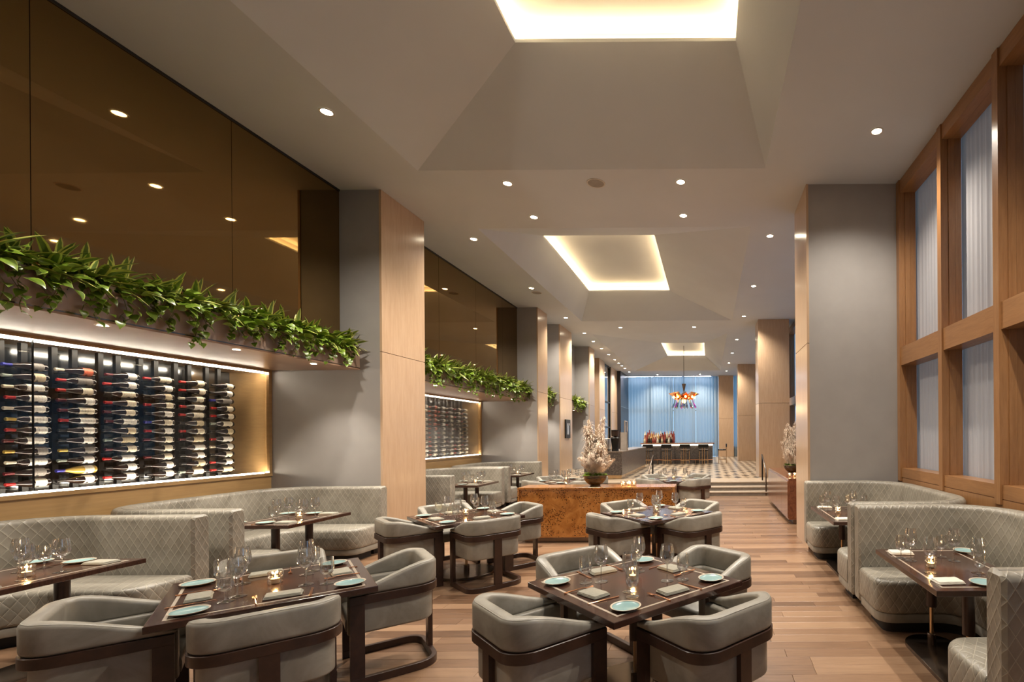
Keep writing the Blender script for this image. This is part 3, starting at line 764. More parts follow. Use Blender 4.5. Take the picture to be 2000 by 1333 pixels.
# ------------------------------------------------------------------ barrel chairs (front = +y)
def make_chair():
    t = thing('barrel_chair', 'x', 'chair', 'grey leather barrel chairs')
    HW, BK, FR = .322, -.29, .27
    path = subdivide_path(fillet([(-HW, FR), (-HW, BK), (HW, BK), (HW, FR)], .15, 8), .05)
    def pad(i, s, n):
        a = min(s, n-s); side = FR-BK-.10
        k = min(1.0, max(0.0, a/side)); k = k*k*(3-2*k)*.6+k*.4
        zt = .668+(.805-.668)*k
        return rrect(-.062-.022*k, .632, .0, zt, .026, 4)
    MB().sweep(path, pad, .012).build('backrest', M['leather'], t, 50)
    def welt(i, s, n):
        a = min(s, n-s); side = FR-BK-.10
        k = min(1.0, max(0.0, a/side)); k = k*k*(3-2*k)*.6+k*.4; zt = .668+(.805-.668)*k
        return [(-.0125+.004*cos(q*pi/3), zt-.006+.004*sin(q*pi/3)) for q in range(6)]
    MB().sweep(path, welt).build('welt', M['leather'], t, 60)
    shell = rrect(-.10, .355, -.03, .640, .02, 3)
    MB().sweep(path, lambda i, s, n: shell, .01).build('shell', M['leather'], t, 50)
    inn = fillet([(-HW+.10, FR+.02), (-HW+.10, BK+.10), (HW-.10, BK+.10), (HW-.10, FR+.02)], .07, 4)
    MB().prism(inn, .36, .475, .04, .03, 3).build('seat', M['leather'], t, 50)
    band = rrect(-.031, .572, .004, .634, .003, 1)
    MB().sweep(path, lambda i, s, n: band).build('band', M['dark_wood'], t, 40)
    rail = rrect(-.034, .0, .002, .058, .003, 1)
    MB().sweep(path, lambda i, s, n: rail).build('floor_rail', M['dark_wood'], t, 40)
    for sx in (-1, 1):
        x = sx*(HW-.0145); MB().box(x-.0165, FR-.085, .056, x+.0165, FR, .574).build('leg', M['dark_wood'], t, 0)
    MB().box(-.043, BK-.0025, .056, .043, BK+.0305, .574).build('leg', M['dark_wood'], t, 0)
    return t
F0, F1 = 'the front left table', 'the front right table'
TWEAK = {(F0, 0): (.70, .05, 0), (F0, 1): (.645, -.02, 0), (F0, 2): (.66, 0, 0), (F0, 3): (.64, 0, 0), (F1, 0): (.715, 0, .02), (F1, 1): (.715, 0, -.02), (F1, 2): (.66, .0, 0), (F1, 3): (.66, .0, 0)}
SIDES = ['near left', 'near right', 'far right', 'far left']
ch0 = make_chair(); first = True
jit = random.Random(3)
for nm, tx, ty, tr in TABS:
    for k in range(4):
        a = tr+pi/2*(k+2)                          # 0 near left, 1 near right, 2 far right, 3 far left
        D, lat, tw = TWEAK.get((nm, k), (.65, 0, 0))
        D += jit.uniform(-.008, .008); dx, dy = cos(a), sin(a)
        loc = (tx+dx*D-dy*lat, ty+dy*D+dx*lat, 0); rz = a+pi/2+tw+jit.uniform(-.015, .015)
        lab = 'grey leather barrel chair, dark frame, %s of %s' % (SIDES[k], nm)
        if first: ch0.location = loc; ch0.rotation_euler = (0, 0, rz); ch0['label'] = lab; first = False
        else: dup(ch0, loc, rz, lab)

# ------------------------------------------------------------------ place settings
def lathe_me(nm, prof, seg=20): return MB().lathe(prof, seg, caps=False).mesh(nm, 60)
wine_parts = [lathe_me('bowl', [(.0045, .098), (.020, .104), (.036, .122), (.043, .145), (.0425, .168), (.038, .195), (.034, .218)]),
              lathe_me('stem', [(.006, .008), (.0038, .02), (.0034, .085), (.0048, .099)], 8),
              lathe_me('foot', [(.0005, .0), (.038, .0), (.0385, .0015), (.02, .004), (.006, .009)])]
water_parts = [lathe_me('bowl', [(.004, .052), (.022, .058), (.033, .072), (.0365, .092), (.0355, .125), (.034, .155)]),
               lathe_me('stem', [(.008, .006), (.0042, .018), (.0042, .045), (.006, .053)], 8),
               lathe_me('foot', [(.0005, .0), (.035, .0), (.0355, .0015), (.018, .004), (.008, .007)])]
plate_me = lathe_me('plate_body', [(.045, .0), (.05, .001), (.078, .010), (.0885, .0165), (.0895, .0185), (.087, .019), (.080, .0155)], 32)
well_me = lathe_me('well', [(.087, .0185), (.078, .0128), (.05, .0085), (.0005, .0083)], 32)
M['plate_rim'] = plain('plate_rim', (.46, .40, .31), .35); M['plate_well'] = plain('teal_glaze', (.23, .37, .37), .2, var=.08)
M['napkin'] = plain('linen_napkin', (.27, .255, .205), .85, var=.12, scale=60)
M['napkin_white'] = plain('pale_linen_napkin', (.60, .56, .48), .85, var=.08, scale=60)
nap_me = []
for sd in range(2):
    r = random.Random(sd); mb = MB()
    for k in range(3):
        w = .095-.004*k; h = .062-.003*k; z = .0045+.0055*k
        pts = subdivide_path(rrect(-w, -h, w, h, .012, 3)+[rrect(-w, -h, w, h, .012, 3)[0]], .03)[:-1]
        mb.prism([(x+r.uniform(-.002, .002), y+r.uniform(-.002, .002)) for x, y in pts], z-.004, z+.0045, .003, .003, 2)
    nap_me.append(mb.mesh('folded_linen', 60))
knife_me = MB().prism(rrect(-.105, -.007, .02, .007, .005, 3), .001, .006, .0015, .0015, 1).prism([(.02, -.006), (.09, -.010), (.108, -.004), (.112, .004), (.02, .006)], .002, .0045, 0, 0, 1).mesh('knife')
fk = MB().tube([(-.10, 0, .004), (-.03, 0, .008), (.03, 0, .011), (.055, 0, .005)], [.0055, .0035, .003, .004], 6)
fk.prism(rrect(.05, -.011, .072, .011, .006, 3), .003, .006, 0, 0, 1)
for q in range(4): fk.tube([(.070, -.0095+.0063*q, .0045), (.09, -.0095+.0063*q, .005), (.105, -.0095+.0063*q, .009)], .0017, 5)
fork_me = fk.mesh('fork')
# candle holder
vp = rrect(-.040, -.040, .040, .040, .012, 3)
def votive_mesh():
    mb = MB(); seg = 16
    for k, (z, r) in enumerate(((0, .036), (.012, .041), (.028, .037), (.044, .041), (.060, .037), (.076, .041), (.083, .039))):
        for i in range(seg):
            a = 2*pi*i/seg; q = r*(1.0 if (i+k) % 2 else 1.07); mb.v.append((q*cos(a), q*sin(a), z))
    for k in range(6):
        for i in range(seg):
            j = (i+1) % seg; mb.face((k*seg+i, k*seg+j, (k+1)*seg+j, (k+1)*seg+i))
    mb.face(range(seg-1, -1, -1)); return mb.mesh('holder', 10)
holder_me = votive_mesh()
candle_me = MB().lathe([(.024, .004), (.0245, .034), (.020, .036), (.0005, .034)], 16, caps=False).mesh('candle')
flame_me = MB().lathe([(.0006, .036), (.0045, .044), (.0055, .050), (.0035, .060), (.0005, .072)], 10, caps=False).mesh('flame')
M['wax'] = plain('candle_wax', (.75, .62, .40), .5)
def votive(x, y, z, label, power=2.2, cat='candle', s=1.0):
    t = thing('votive_candle', label, cat, 'votive candles', (x, y, z)); t.scale = (s, s, s)
    inst('holder', holder_me, M['votive'], t); inst('candle', candle_me, M['wax'], t); inst('flame', flame_me, M['flame'], t)
    if power:
        l = bpy.data.lights.new('candle_glow', 'POINT'); l.energy = power; l.color = (1, .6, .25); l.shadow_soft_size = .012
        o = bpy.data.objects.new('candle_glow', l); C.objects.link(o); o.location = (0, 0, .075); o.parent = t
    return t
def glass(kind, x, y, z, label):
    pr = wine_parts if kind == 'wine' else water_parts
    t = thing(kind+'_glass', label, 'glass', 'stemmed %s glasses' % kind, (x, y, z)); t.scale = (1.16, 1.16, 1.16)
    for m_, n_ in zip(pr, ('bowl', 'stem', 'foot')): inst(n_, m_, M['glass'], t)
    return t
def plate(x, y, z, label):
    t = thing('bread_plate', label, 'plate', 'teal bread plates', (x, y, z)); inst('plate_body', plate_me, M['plate_rim'], t); inst('well', well_me, M['plate_well'], t)
def napkin(x, y, z, rz, label, pale=False):
    o = inst('napkin', nap_me[random.randint(0, 1)], M['napkin_white' if pale else 'napkin'], None, (x, y, z), (0, 0, rz)); tag(o, label, 'napkin', 'folded napkins')
def cutlery(kind, x, y, z, rz, label):
    o = inst(kind, knife_me if kind == 'knife' else fork_me, M['copper'], None, (x, y, z), (0, 0, rz)); tag(o, label, kind, 'copper cutlery')
def setting(place, sx, sy, face, where, half, pale=False, items='wgpnkf', ZT=.7402, mir=1):
    """sx,sy: middle of the table edge in front of the sitter; face: direction the sitter looks"""
    fx, fy = cos(face), sin(face); rx, ry = fy*mir, -fx*mir
    def P(s, t): return sx+rx*s+fx*t, sy+ry*s+fy*t
    j = lambda a=.012: random.uniform(-a, a)
    if 'n' in items: napkin(*P((.04 if mir == 1 else .12)+j(), .165+j()), ZT, face-pi/2+j(.15), 'folded linen napkin, %s of %s' % (where, place), pale)
    if 'p' in items: plate(*P(-.355+j(), .14+j()), ZT, 'small teal bread plate, %s of %s' % (where, place))
    if 'k' in items: cutlery('knife', *P(.175+j(), .15+j()), ZT, face+j(.1), 'copper knife lying %s of %s' % (where, place))
    if 'f' in items: cutlery('fork', *P(-.10+j(), .15+j()), ZT, face+j(.1), 'copper fork lying %s of %s' % (where, place))
    if 'w' in items: glass('wine', *P(.165+j(.012), (.36 if mir == 1 else .40)+j(.012)), ZT, 'stemmed wine glass, %s of %s' % (where, place))
    if 'g' in items: glass('water', *P(.26+j(.012), (.31 if mir == 1 else .30)+j(.012)), ZT, 'short stemmed water glass, %s of %s' % (where, place))
for i, (nm, tx, ty, tr) in enumerate(TABS):
    for k in range(4):
        a = tr+pi/2*(k+2); setting(nm, tx+cos(a)*.525, ty+sin(a)*.525, a+pi, SIDES[k]+' side', .525)
    votive(tx-.02, ty+.03, .7402, 'lit cut glass votive candle in the middle of %s' % nm)
for i, (nm, x0, x1, y0, y1) in enumerate(BTAB):
    cx = (x0+x1)/2; L = i < 4
    # sitters on the near and far benches look along the room
    for far_, yy, face in ((1, y1, -pi/2), (0, y0, pi/2)):
        wh = 'far end' if far_ else 'near end'
        setting(nm, cx+(.14 if L else -.14), yy, face, wh+', aisle side', .5, not L, items='wgn' if (far_ and not L) else 'wnp', mir=.45 if L != bool(far_) else -.45)
        setting(nm, cx-(.2 if L else -.2), yy, face, wh+', wall side', .5, not L, items='wgp' if not L else 'wgpk', mir=.45 if L != bool(far_) else -.45)
    votive(cx+.10 if L else cx-.14, (y0+y1)/2-.02, .7402, 'lit cut glass votive candle on %s' % nm)

# ------------------------------------------------------------------ sideboards with pampas bowls
def sideboard(label, x0, x1, y0, y1, zt, mat, front):
    t = thing('sideboard', label, 'sideboard', None, ((x0+x1)/2, (y0+y1)/2, 0)); hx, hy = (x1-x0)/2, (y1-y0)/2
    e = .03
    MB().prism([(-hx, -hy), (hx, -hy), (hx, hy), (-hx, hy)], zt-e, zt, .002, .002, 1).build('top', mat, t, 0)
    for s in (-1, 1): MB().box(s*hx, -hy, .09, s*(hx-e), hy, zt-e-.001).build('side_panel', mat, t, 0)
    MB().box(-hx+e+.001, -hy, .09, hx-e-.001, hy, .115).build('bottom_panel', mat, t, 0)
    MB().box(-hx+.1, -hy+.06, 0, hx-.1, hy-.06, .09).build('toe_kick', M['bronze'], t, 0)
    if front == 'y':
        MB().box(-hx+e+.001, -hy+.02, .116, hx-e-.001, -hy+.035, zt-e-.002).build('front_panel', mat, t, 0)
        MB().box(-hx+e+.001, hy-.03, .116, hx-e-.001, hy-.015, zt-e-.002).build('back_panel', mat, t, 0)
    else:
        MB().box(-hx+e+.001, -hy, .116, hx-e-.001, -hy+.02, zt-e-.002).build('end_panel', mat, t, 0)
        MB().box(-hx+e+.001, hy-.02, .116, hx-e-.001, hy, zt-e-.002).build('end_panel', mat, t, 0)
        n = 4
        for k in range(n):
            a = -hy+2*hy*k/n; b = -hy+2*hy*(k+1)/n
            MB().box(-hx-.018, a+.004, .12, -hx-.001, b-.004, zt-.05).build('door', mat, t, 0)
    return t
sideboard('orange burl wood sideboard standing between the square tables', -3.14, -.57, 7.88, 8.36, .905, M['burl'], 'y')
sideboard('reddish burl sideboard along the right aisle behind the grey column', 1.53, 2.15, 9.35, 12.4, .89, M['burl_red'], 'x')

def plume(seed):
    r = random.Random(seed); mb = MB(); L = 1.0
    mb.tube([(0, 0, -.35), (.01, 0, 0), (.0, .01, .5), (.03, 0, .95)], [.006, .006, .005, .002], 5)
    for i in range(520):
        t = r.random()**.9; z = .02+t*.95; w = .17*(sin(pi*min(1, t*.9+.1))**.6)
        a = r.uniform(0, 2*pi); el = radians(r.uniform(8, 75)); ln = w*r.uniform(.4, 1.5)+.05
        d = Vector((cos(a)*cos(el), sin(a)*cos(el), sin(el))); p0 = Vector((.02*sin(z*7), .02*cos(z*5), z)); p1 = p0+d*ln*.6; p2 = p0+d*ln+Vector((r.uniform(-.02, .02), r.uniform(-.02, .02), -ln*.4))
        s = Vector((-sin(a), cos(a), 0))*r.uniform(.0035, .008); b = len(mb.v)
        mb.v += [tuple(p0-s*.4), tuple(p0+s*.4), tuple(p1+s), tuple(p1-s), tuple(p2)]
        mb.face((b, b+1, b+2, b+3)); mb.face((b+3, b+2, b+4))
    return mb.mesh('plume', 0)
PM = [plume(k) for k in range(4)]
m = N('pampas_plume').set(rough=.9, sheen=.3)
f = m.noise(m.coords('Object', (6, 6, 6), 5), 3, 3); m.base(m.ramp(f, [(.3, (.52, .40, .29)), (.7, (.82, .68, .54))])); M['pampas'] = m.m
def heart_mesh():
    mb = MB(); prof = [(0, .0, .0), (.02, .30, -.01), (.15, .40, .03), (.35, .40, .06), (.6, .28, .05), (.82, .12, .0), (1.0, .005, -.09)]
    for t, w, z in prof: mb.v += [(t, -w, z+w*.18), (t, 0, z), (t, w, z+w*.18)]
    for i in range(len(prof)-1):
        for c in range(2):
            a = i*3+c; b = a+3; u0, u1 = c*.5, c*.5+.5
            mb.face((a, b, b+1, a+1), [(u0, prof[i][0]), (u0, prof[i+1][0]), (u1, prof[i+1][0]), (u1, prof[i][0])])
    return mb
def lance_mesh(droop, wid):
    mb = MB(); n = 6
    for i in range(n+1):
        t = i/n; w = wid*(sin(pi*min(1, t*.9+.06))**.8)*(1 if t < .98 else .1); z = .10*t-droop*t*t
        x = t*(1-.25*droop*t); mb.v += [(x, -w, z+w*.45), (x, 0, z), (x, w, z+w*.45)]
    for i in range(n):
        for c in range(2):
            a = i*3+c; b = a+3; u0, u1 = c*.5, c*.5+.5
            mb.face((a, b, b+1, a+1), [(u0, i/n), (u0, (i+1)/n), (u1, (i+1)/n), (u1, i/n)])
    return mb
HEART = heart_mesh(); LANCES = [lance_mesh(d, w) for d, w in ((.15, .075), (.4, .085), (.65, .075))]
heart_me = HEART.mesh('leaf', 80); lance_me = [l.mesh('leaf', 80) for l in LANCES]
m = N('antique_bowl').set(rough=.25, metal=.55)
m.base(m.ramp(m.noise(m.coords(), 12, 6, .7), [(.3, (.03, .022, .012)), (.6, (.12, .085, .04)), (.8, (.28, .2, .1))])); M['bowl'] = m.m
def pampas(label, x, y, z, s, seed):
    r = random.Random(seed); t = thing('pampas_arrangement', label, 'plant', 'pampas bowls', (x, y, z)); t.scale = (s, s, s)
    bw = MB().lathe([(.0005, 0), (.085, 0), (.09, .012), (.085, .02), (.13, .05), (.175, .105), (.192, .165), (.20, .178), (.197, .185), (.182, .172), (.16, .11), (.0005, .09)], 32, caps=False).build('bowl', M['bowl'], t)
    for k in range(2): MB().lathe([(.182+.006*k, .135+.022*k), (.190+.006*k, .139+.022*k), (.189+.006*k, .146+.022*k)], 32, caps=False).build('rim_band', M['bronze'], bw)
    for k in range(74):
        a = r.uniform(0, 2*pi); z0 = .17
        if k < 14:                                  # the tall spikes, more of them to one side
            tilt = r.uniform(.02, .15); ln = r.uniform(.62, .82) if k > 2 else (.98, .92, .84)[k]; a = pi+r.uniform(-1, 1) if k % 3 else r.uniform(-.6, .6); z0 = .2
        elif k < 40: tilt = r.uniform(.1, .42); ln = r.uniform(.38, .6); z0 = .2
        else: tilt = r.uniform(.4, 1.05); ln = r.uniform(.24, .38); z0 = .2+r.uniform(0, .12)
        w = min(.62, ln*.95)+r.uniform(-.05, .08)
        o = inst('plume', PM[k % 4], M['pampas'], t, (.05*cos(a)*r.random(), .05*sin(a)*r.random(), z0), (0, 0, 0), (w, w, ln))
        o.rotation_euler = Euler((r.uniform(-.1, .1), tilt, a))
    for k in range(22):
        a = 2*pi*k/22+r.uniform(-.1, .1)
        inst('leaf', heart_me, M['heart'], t, (.11*cos(a), .11*sin(a), .165+r.uniform(0, .02)), (r.uniform(-.5, .5), r.uniform(-.75, .1), a+r.uniform(-.4, .4)), r.uniform(.08, .115))
    return t
pampas('tall pampas grass in a dark antique bowl on the orange burl sideboard', -1.92, 8.1, .905, 1.0, 1)
pampas('pampas grass in a dark bowl on the reddish sideboard by the column', 1.83, 10.6, .89, 1.0, 5)
for k, (x, y) in enumerate(((-1.44, 8.05), (-1.35, 8.10), (-1.26, 8.04))): votive(x, y, .905, 'lit votive on the orange sideboard, %s of three from the pampas bowl' % ORD[k], 1.5)
for k, (x, y) in enumerate(((1.62, 9.72), (1.73, 9.78))): votive(x, y, .89, 'lit votive on the reddish sideboard, %s from the aisle' % ORD[k], 1.5)

# ------------------------------------------------------------------ planter greenery
def orient(loc, az, el, roll, s): return Matrix.Translation(loc) @ Euler((roll, -el, az)).to_matrix().to_4x4() @ Matrix.Scale(s, 4)
def lance_spots(r, x, y, z, n, ymax=9):
    out = []
    for k in range(n):
        el = radians(r.uniform(5, 82)); az = r.uniform(-1.75, 1.75) if el < 1.0 else r.uniform(-2.6, 2.6)
        s = r.uniform(.24, .42)*(.8 if abs(az) > 1.3 else 1)
        if s*cos(el)*cos(az) < -.06: az = pi-az if az > 0 else -pi-az
        if s*cos(el)*sin(az) > ymax-.04: az = -abs(az)
        out.append(((x+r.uniform(-.03, .03), y+r.uniform(-.03, .03), z+r.uniform(0, .05)), az, el, r.uniform(-.6, .6), s, r.randint(0, 2)))
    return out
def heart_spots(r, x, y, z, n, vines):
    """leaves in a mound over the trough lip and along hanging vines; returns leaves and vine curves"""
    lv, vn = [], []
    for k in range(n):
        px = x+r.uniform(-.10, .20); py = y+r.uniform(-.18, .18); pz = z+r.uniform(.0, .17)-max(0, px+5.36)*.9
        lv.append(((px, py, pz), r.uniform(-1.3, 1.3), radians(r.uniform(-60, 30)), r.uniform(-.7, .7), r.uniform(.08, .13)))
    for k in range(vines):
        py = y+r.uniform(-.17, .17); drop = r.uniform(.14, .42); dr = r.uniform(-.12, .12); pts = []
        for q in range(7):
            t = q/6; pts.append((SOFX-.01+.035*min(1, t*3)+.015*sin(q*2+k)+.01, py+dr*t+.02*sin(q*1.7+k), 3.14+.03*sin(pi*min(1, t*2))-drop*t))
        vn.append(pts)
        for q in range(1, 7):
            p = pts[q]; lv.append(((p[0]+.005, p[1], p[2]), r.uniform(-.9, .9)+(.5 if q % 2 else -.5), radians(r.uniform(-75, -25)), r.uniform(-.5, .5), r.uniform(.07, .11)*(1.1-.05*q)))
    return lv, vn
r = random.Random(21)
ny = 23
for k in range(ny):
    y = 7.24-.215*k
    t = thing('dracaena', 'striped lance-leaved plant in the near planter, %s from the wood column' % ORD[k], 'plant', 'striped plants in the near planter', (-5.455, y, 3.06))
    for (loc, az, el, roll, s, v) in lance_spots(r, 0, 0, .02, 20, 7.39-y):
        inst('leaf', lance_me[v], M['lance'], t, loc, (roll, -el, az), s)
for k in range(ny):
    y = 7.08-.215*k
    t = thing('pothos', 'trailing pothos spilling over the near planter, %s from the wood column' % ORD[k], 'plant', 'pothos in the near planter', (0, 0, 0))
    lv, vn = heart_spots(r, -5.41, y, 3.10, 28, 3)
    t.location = (-5.41, y, 3.06)
    vmb = MB()
    for p in vn: vmb.tube([(a+5.41, b-y, c-3.06) for a, b, c in p], .0032, 5)
    for (loc, az, el, roll, s) in lv: inst('leaf', heart_me, M['heart'], t, (loc[0]+5.41, loc[1]-y, loc[2]-3.06), (roll, -el, az), s)
    vmb.build('vines', M['vine'], t)
def far_plant(label, y, group):
    t = thing('trailing_plant', label, 'plant', group, (-5.43, y, 3.06)); mb = MB(); mh = MB()
    for (loc, az, el, roll, s, v) in lance_spots(r, 0, 0, .02, 26, .12 if ' first' in label else 9): mb.add(LANCES[v].v, LANCES[v].f, orient(loc, az, el, roll, s), LANCES[v].uv)
    lv, vn = heart_spots(r, -5.41, y, 3.10, 44, 4)
    for (loc, az, el, roll, s) in lv: mh.add(HEART.v, HEART.f, orient((loc[0]+5.43, loc[1]-y, loc[2]-3.06), az, el, roll, s*1.05), HEART.uv)
    tag(mb.build('lance_foliage', M['lance'], t, 80), kind='stuff'); tag(mh.build('trailing_foliage', M['heart'], t, 80), kind='stuff')
for k in range(18): far_plant('mixed trailing greenery in the second planter, %s from the far column' % ORD[k], 14.05-.3*k, 'greenery in the second planter')
for k in range(3): far_plant('clump of greenery in the third planter, %s from the far column' % ORD[k], 16.25-.3*k, 'greenery in the third planter')
for k in range(5): far_plant('clump of greenery in the fourth planter, %s from the far column' % ORD[k], 20.35-.3*k, 'greenery in the fourth planter')

# ------------------------------------------------------------------ wall panel, shelf
t = thing('menu_display', 'black framed notice panel hung on the veneered column', 'display', None, (-5.05, 17.15, 2.0))
MB().prism([(0, -.28), (.04, -.28), (.04, .28), (0, .28)], -.33, .33, .004, .004, 1).build('frame', M['black'], t, 0)
MB().box(.041, -.12, -.2, .044, .10, .2).build('screen', plain('display_face', (.35, .36, .38), .2), t, 0)
MB().box(.041, .02, .12, .06, .12, .2).build('handle', M['steel'], t, 0)
t = thing('wall_shelf', 'pale lit wall shelf with white vases between two far columns', 'shelf', None, (-6.5, 18.6, 0))
for z in (1.3, 1.75, 2.2): MB().box(-.2, -.7, z, .15, .9, z+.03).build('shelf_board', M['white_trim'], t, 0)
r2 = random.Random(8)
for k in range(6):
    o = MB().lathe([(.04, 0), (.07, .05), (.06, .14), (.03, .2), (.035, .22)], 14).build('vase', plain('white_ceramic', (.8, .78, .72), .3), None, 50, (-6.45, 18.1+.45*(k % 3), 1.331+.45*(k//3)))
    tag(o, 'small white vase on the lit wall shelf, %s shelf, %s from the column' % (('lower', 'middle')[k//3], ORD[k % 3]), 'vase', 'white vases on the lit shelf')

# ------------------------------------------------------------------ bar
SM = M['stone']
t = thing('service_counter', 'dark speckled stone service counter with brass kick at the top of the steps', 'counter', None, (0, 0, 0))
MB().box(-4.05, 15.6, UPZ+.12, -2.82, 16.3, 1.20).build('stone_front', SM, t, 0); MB().box(-3.4, 16.301, UPZ+.12, -2.82, 21.4, 1.20).build('stone_side', SM, t, 0)
MB().box(-4.05, 15.58, 1.20, -2.80, 16.3, 1.24).build('counter_top', plain('counter_top_stone', (.24, .20, .17), .25), t, 0); MB().box(-3.4, 16.301, 1.20, -2.80, 21.4, 1.24).build('counter_top', plain('counter_top_stone', (.24, .20, .17), .25), t, 0)
MB().box(-4.05, 15.62, UPZ, -2.84, 16.28, UPZ+.119).build('brass_kick', M['brass'], t, 0); MB().box(-3.4, 16.302, UPZ, -2.84, 21.38, UPZ+.119).build('kick_side', M['brass'], t, 0)
t = thing('espresso_machine', 'chrome and black espresso machine on the stone counter', 'coffee machine', None, (-3.5, 15.95, 1.24))
MB().prism(rrect(-.38, -.25, .22, .25, .05, 4), .06, .42, .03, .02, 2).build('body', M['steel'], t)
MB().prism(rrect(-.36, -.2, .2, .2, .04, 3), 0, .06, 0, 0, 1).build('base', M['black'], t)
for x in (-.22, .02):
    MB().lathe([(.035, 0), (.035, .06), (.028, .09)], 14, (x, -.285, .20)).build('group_head', M['steel'], t); MB().tube([(x, -.29, .21), (x, -.42, .20)], .012, 8).build('handle', M['black'], t)
t = thing('coffee_grinder', 'black coffee grinder with clear bean hopper on the stone counter', 'grinder', None, (-3.1, 15.9, 1.24))
MB().lathe([(.11, 0), (.12, .02), (.10, .10), (.13, .30), (.15, .42), (.12, .46)], 20).build('body', M['black'], t)
MB().lathe([(.05, .46), (.12, .50), (.13, .66), (.115, .67)], 18).build('hopper', plain('coffee_beans', (.035, .018, .01), .3), t); MB().lathe([(.135, .67), (.135, .69), (.02, .70)], 18).build('lid', M['black'], t)
t = thing('screen_panel', 'white upright panel beside the coffee grinder on the counter', 'panel', None, (-2.95, 16.6, 1.24))
MB().box(-.10, 0, 0, .12, .03, .62).build('panel', M['white_trim'], t, 0)
for x in (-.11, .13): MB().box(x-.01, -.005, 0, x+.01, .035, .64).build('post', M['brass'], t, 0)

bx0, bx1, by = -3.35, .17, 23.5; BZ = 1.365
t = thing('bar_counter', 'long bar with copper top, lit front edge and dark stone base', 'bar', None, (0, 0, 0))
MB().box(bx0, by, BZ-.05, bx1+.08, by+.75, BZ).build('bar_top', M['copper'], t, 0)
MB().box(bx0+.05, by+.14, BZ-.13, bx1, by+.17, BZ-.055).build('light_panel', emit('bar_glow', (1.0, .86, .66), 4.5), t, 0)
MB().box(bx0+.05, by+.25, UPZ, bx1, by+.7, BZ-.051).build('bar_base', SM, t, 0)
MB().tube([(bx0+.05, by+.02, UPZ+.2), (bx1, by+.02, UPZ+.2)], .025, 10).build('foot_rail', M['copper'], t)
for k in range(6): MB().box(bx0+.2+.62*k-.01, by, UPZ, bx0+.2+.62*k+.01, by+.25, UPZ+.19).build('rail_bracket', M['brass'], t, 0)
for k in range(5): MB().prism(rrect(bx0+.05+.7*k, by+.18, bx0+.26+.7*k, by+.27, .04, 4), UPZ, BZ-.14, 0, 0, 1).build('pilaster', SM, t)
def stool():
    t = thing('bar_stool', 'x', 'stool', 'bar stools')
    MB().prism(rrect(-.23, -.2, .23, .2, .05, 4), .64, .70, .02, .01, 2).build('seat', M['black'], t)
    MB().prism(rrect(-.25, -.25, .25, -.20, .02, 3), .80, .97, .015, .015, 2).build('backrest', M['black'], t)
    for x in (-.05, .05): MB().box(x-.012, -.235, 0, x+.012, -.205, .85).build('leg', M['brass'], t, 0)
    for x in (-.2, .2): MB().box(x-.011, .15, 0, x+.011, .172, .64).build('leg', M['brass'], t, 0)
    MB().box(-.21, -.22, .19, .21, -.2, .21).build('foot_bar', M['brass'], t, 0); MB().box(-.21, .15, .19, .21, .17, .21).build('foot_bar', M['brass'], t, 0)
    for x in (-.2, .2): MB().box(x-.011, -.205, .19, x+.011, .15, .21).build('foot_bar', M['brass'], t, 0)
    return t
s0 = stool()
for k in range(4):
    lab = 'black bar stool with brass legs at the bar, %s from the left' % ORD[k]; loc = (-2.92+.88*k, by-.35, UPZ)
    if k == 0: s0.location = loc; s0['label'] = lab
    else: dup(s0, loc, 0, lab)
dup(s0, (.62, by+.3, UPZ), pi/2, 'black bar stool with brass legs at the right end of the bar')
cols_b = [(.32, .06, .04), (.60, .36, .14), (.70, .58, .34), (.03, .025, .02), (.26, .05, .04), (.75, .68, .52)]
bmats = [plain('spirit_%d' % k, c, .1) for k, c in enumerate(cols_b)]
bar_b = [MB().lathe([(.035, 0), (.04, .01), (.04, .17), (.015, .22), (.014, .30), (.016, .31)], 12).mesh('bottle', 50), MB().lathe([(.045, 0), (.05, .01), (.048, .12), (.02, .17), (.018, .24), (.02, .25)], 12).mesh('bottle', 50)]
t = thing('bottle_shelf', 'stepped brass shelf holding spirits behind the bar', 'shelf', None, (0, 0, 0))
for k in range(3): MB().box(-3.35, by+.95+.16*k, UPZ, -1.75, by+1.10+.16*k, 1.36+.13*k).build('step', M['brass'], t, 0)
for k in range(42):
    rw = k//14; c = k % 14
    o = inst('spirit_bottle', bar_b[r2.randint(0, 1)], bmats[r2.randint(0, 5)], None, (-3.28+.112*c+r2.uniform(-.02, .02), by+1.02+.16*rw, 1.361+.13*rw), scale=(1.5, 1.5, r2.uniform(.95, 1.3)))
    tag(o, 'spirit bottle behind the bar, %s from the left in the %s row' % (ORD[c], ('front', 'middle', 'back')[rw]), 'bottle', 'spirits behind the bar')
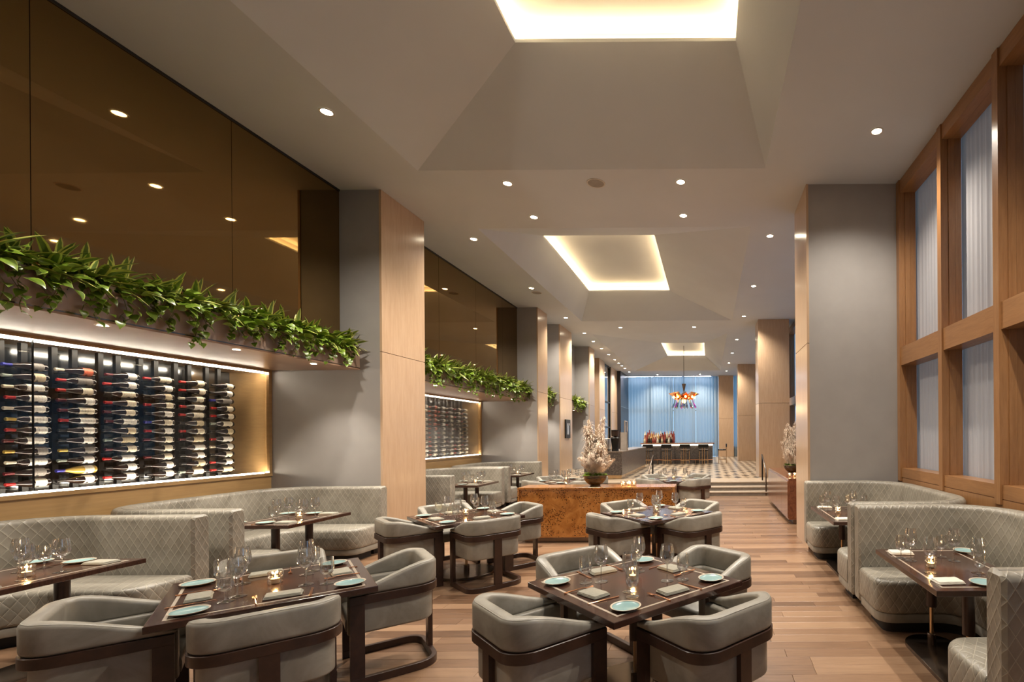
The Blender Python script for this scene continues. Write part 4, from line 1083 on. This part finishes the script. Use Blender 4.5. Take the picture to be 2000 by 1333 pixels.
for k, (x, y, xx) in enumerate(((-1.73, 13.8, 'left'), (1.62, 13.8, 'right'))):
    t = thing('handrail', 'slim metal stair handrail at the %s of the steps' % xx, 'handrail', None, (x, y, 0))
    MB().tube([(0, .95, UPZ), (0, .95, UPZ+.78)], .022, 10).build('post', M['black'], t)
    MB().tube([(0, 0, 0.0), (0, 0, .62), (0, .1, .74), (0, .95, UPZ+.78), (0, 1.1, UPZ+.78)], .02, 10).build('rail', M['bronze'], t)

# ------------------------------------------------------------------ chandelier
t = thing('chandelier', 'copper chandelier with folded shades and coloured glass drops above the bar', 'chandelier', None, (-1.33, 25.8, 3.6))
MB().tube([(0, 0, .9), (0, 0, 3.04)], .012, 8).build('rod', M['black'], t); MB().lathe([(.08, 3.02), (.08, 3.04)], 16).build('canopy', M['bronze'], t)
MB().lathe([(.015, .45), (.03, .5), (.11, .88), (.115, .89), (.10, .9)], 20).build('cone', M['bronze'], t)
MB().lathe([(.05, .0), (.2, .05), (.22, .1), (.06, .2), (.03, .46)], 24).build('hub', M['copper'], t)
for k in range(8):
    a = 2*pi*k/8+.2; c, s = cos(a), sin(a); mb = MB()
    P = lambda q, w, z: (q*c-w*s, q*s+w*c, z)
    mb.v = [P(.2, 0, .12), P(.5, -.24, .18), P(.84, 0, .36), P(.5, .24, .18), P(.46, 0, .46), P(.46, 0, .02)]
    mb.f = [(0, 1, 4), (0, 4, 3), (4, 1, 2), (4, 2, 3), (0, 5, 1), (0, 3, 5)]; mb.uv = [None]*6
    mb.build('shade', M['copper'], t, 0)
    MB().lathe([(.001, .0), (.05, .03), (.06, .08), (.03, .13), (.001, .14)], 12, (.55*c, .55*s, .10), caps=False).build('bulb', M['bulb'], t)
for k in range(16):
    a = 2*pi*k/16; c, s = cos(a), sin(a); q = .34 if k % 2 else .5
    MB().tube([(q*c*.85, q*s*.85, .12), (q*c, q*s, -.12), (q*c*1.22, q*s*1.22, -.36), (q*c*1.26, q*s*1.26, -.42)], [.012, .03, .055, .01], 8).build('glass_drop', M['violet'] if k % 5 == 0 else M['blue_glass'], t)
MB().lathe([(.001, -.16), (.10, -.10), (.13, -.02), (.08, .05)], 16, caps=False).build('bulb', M['bulb'], t)
l = bpy.data.lights.new('chandelier_glow', 'POINT'); l.energy = 60; l.color = (1, .65, .3); l.shadow_soft_size = .1
o = bpy.data.objects.new('chandelier_glow', l); C.objects.link(o); o.location = (0, 0, -.5); o.parent = t
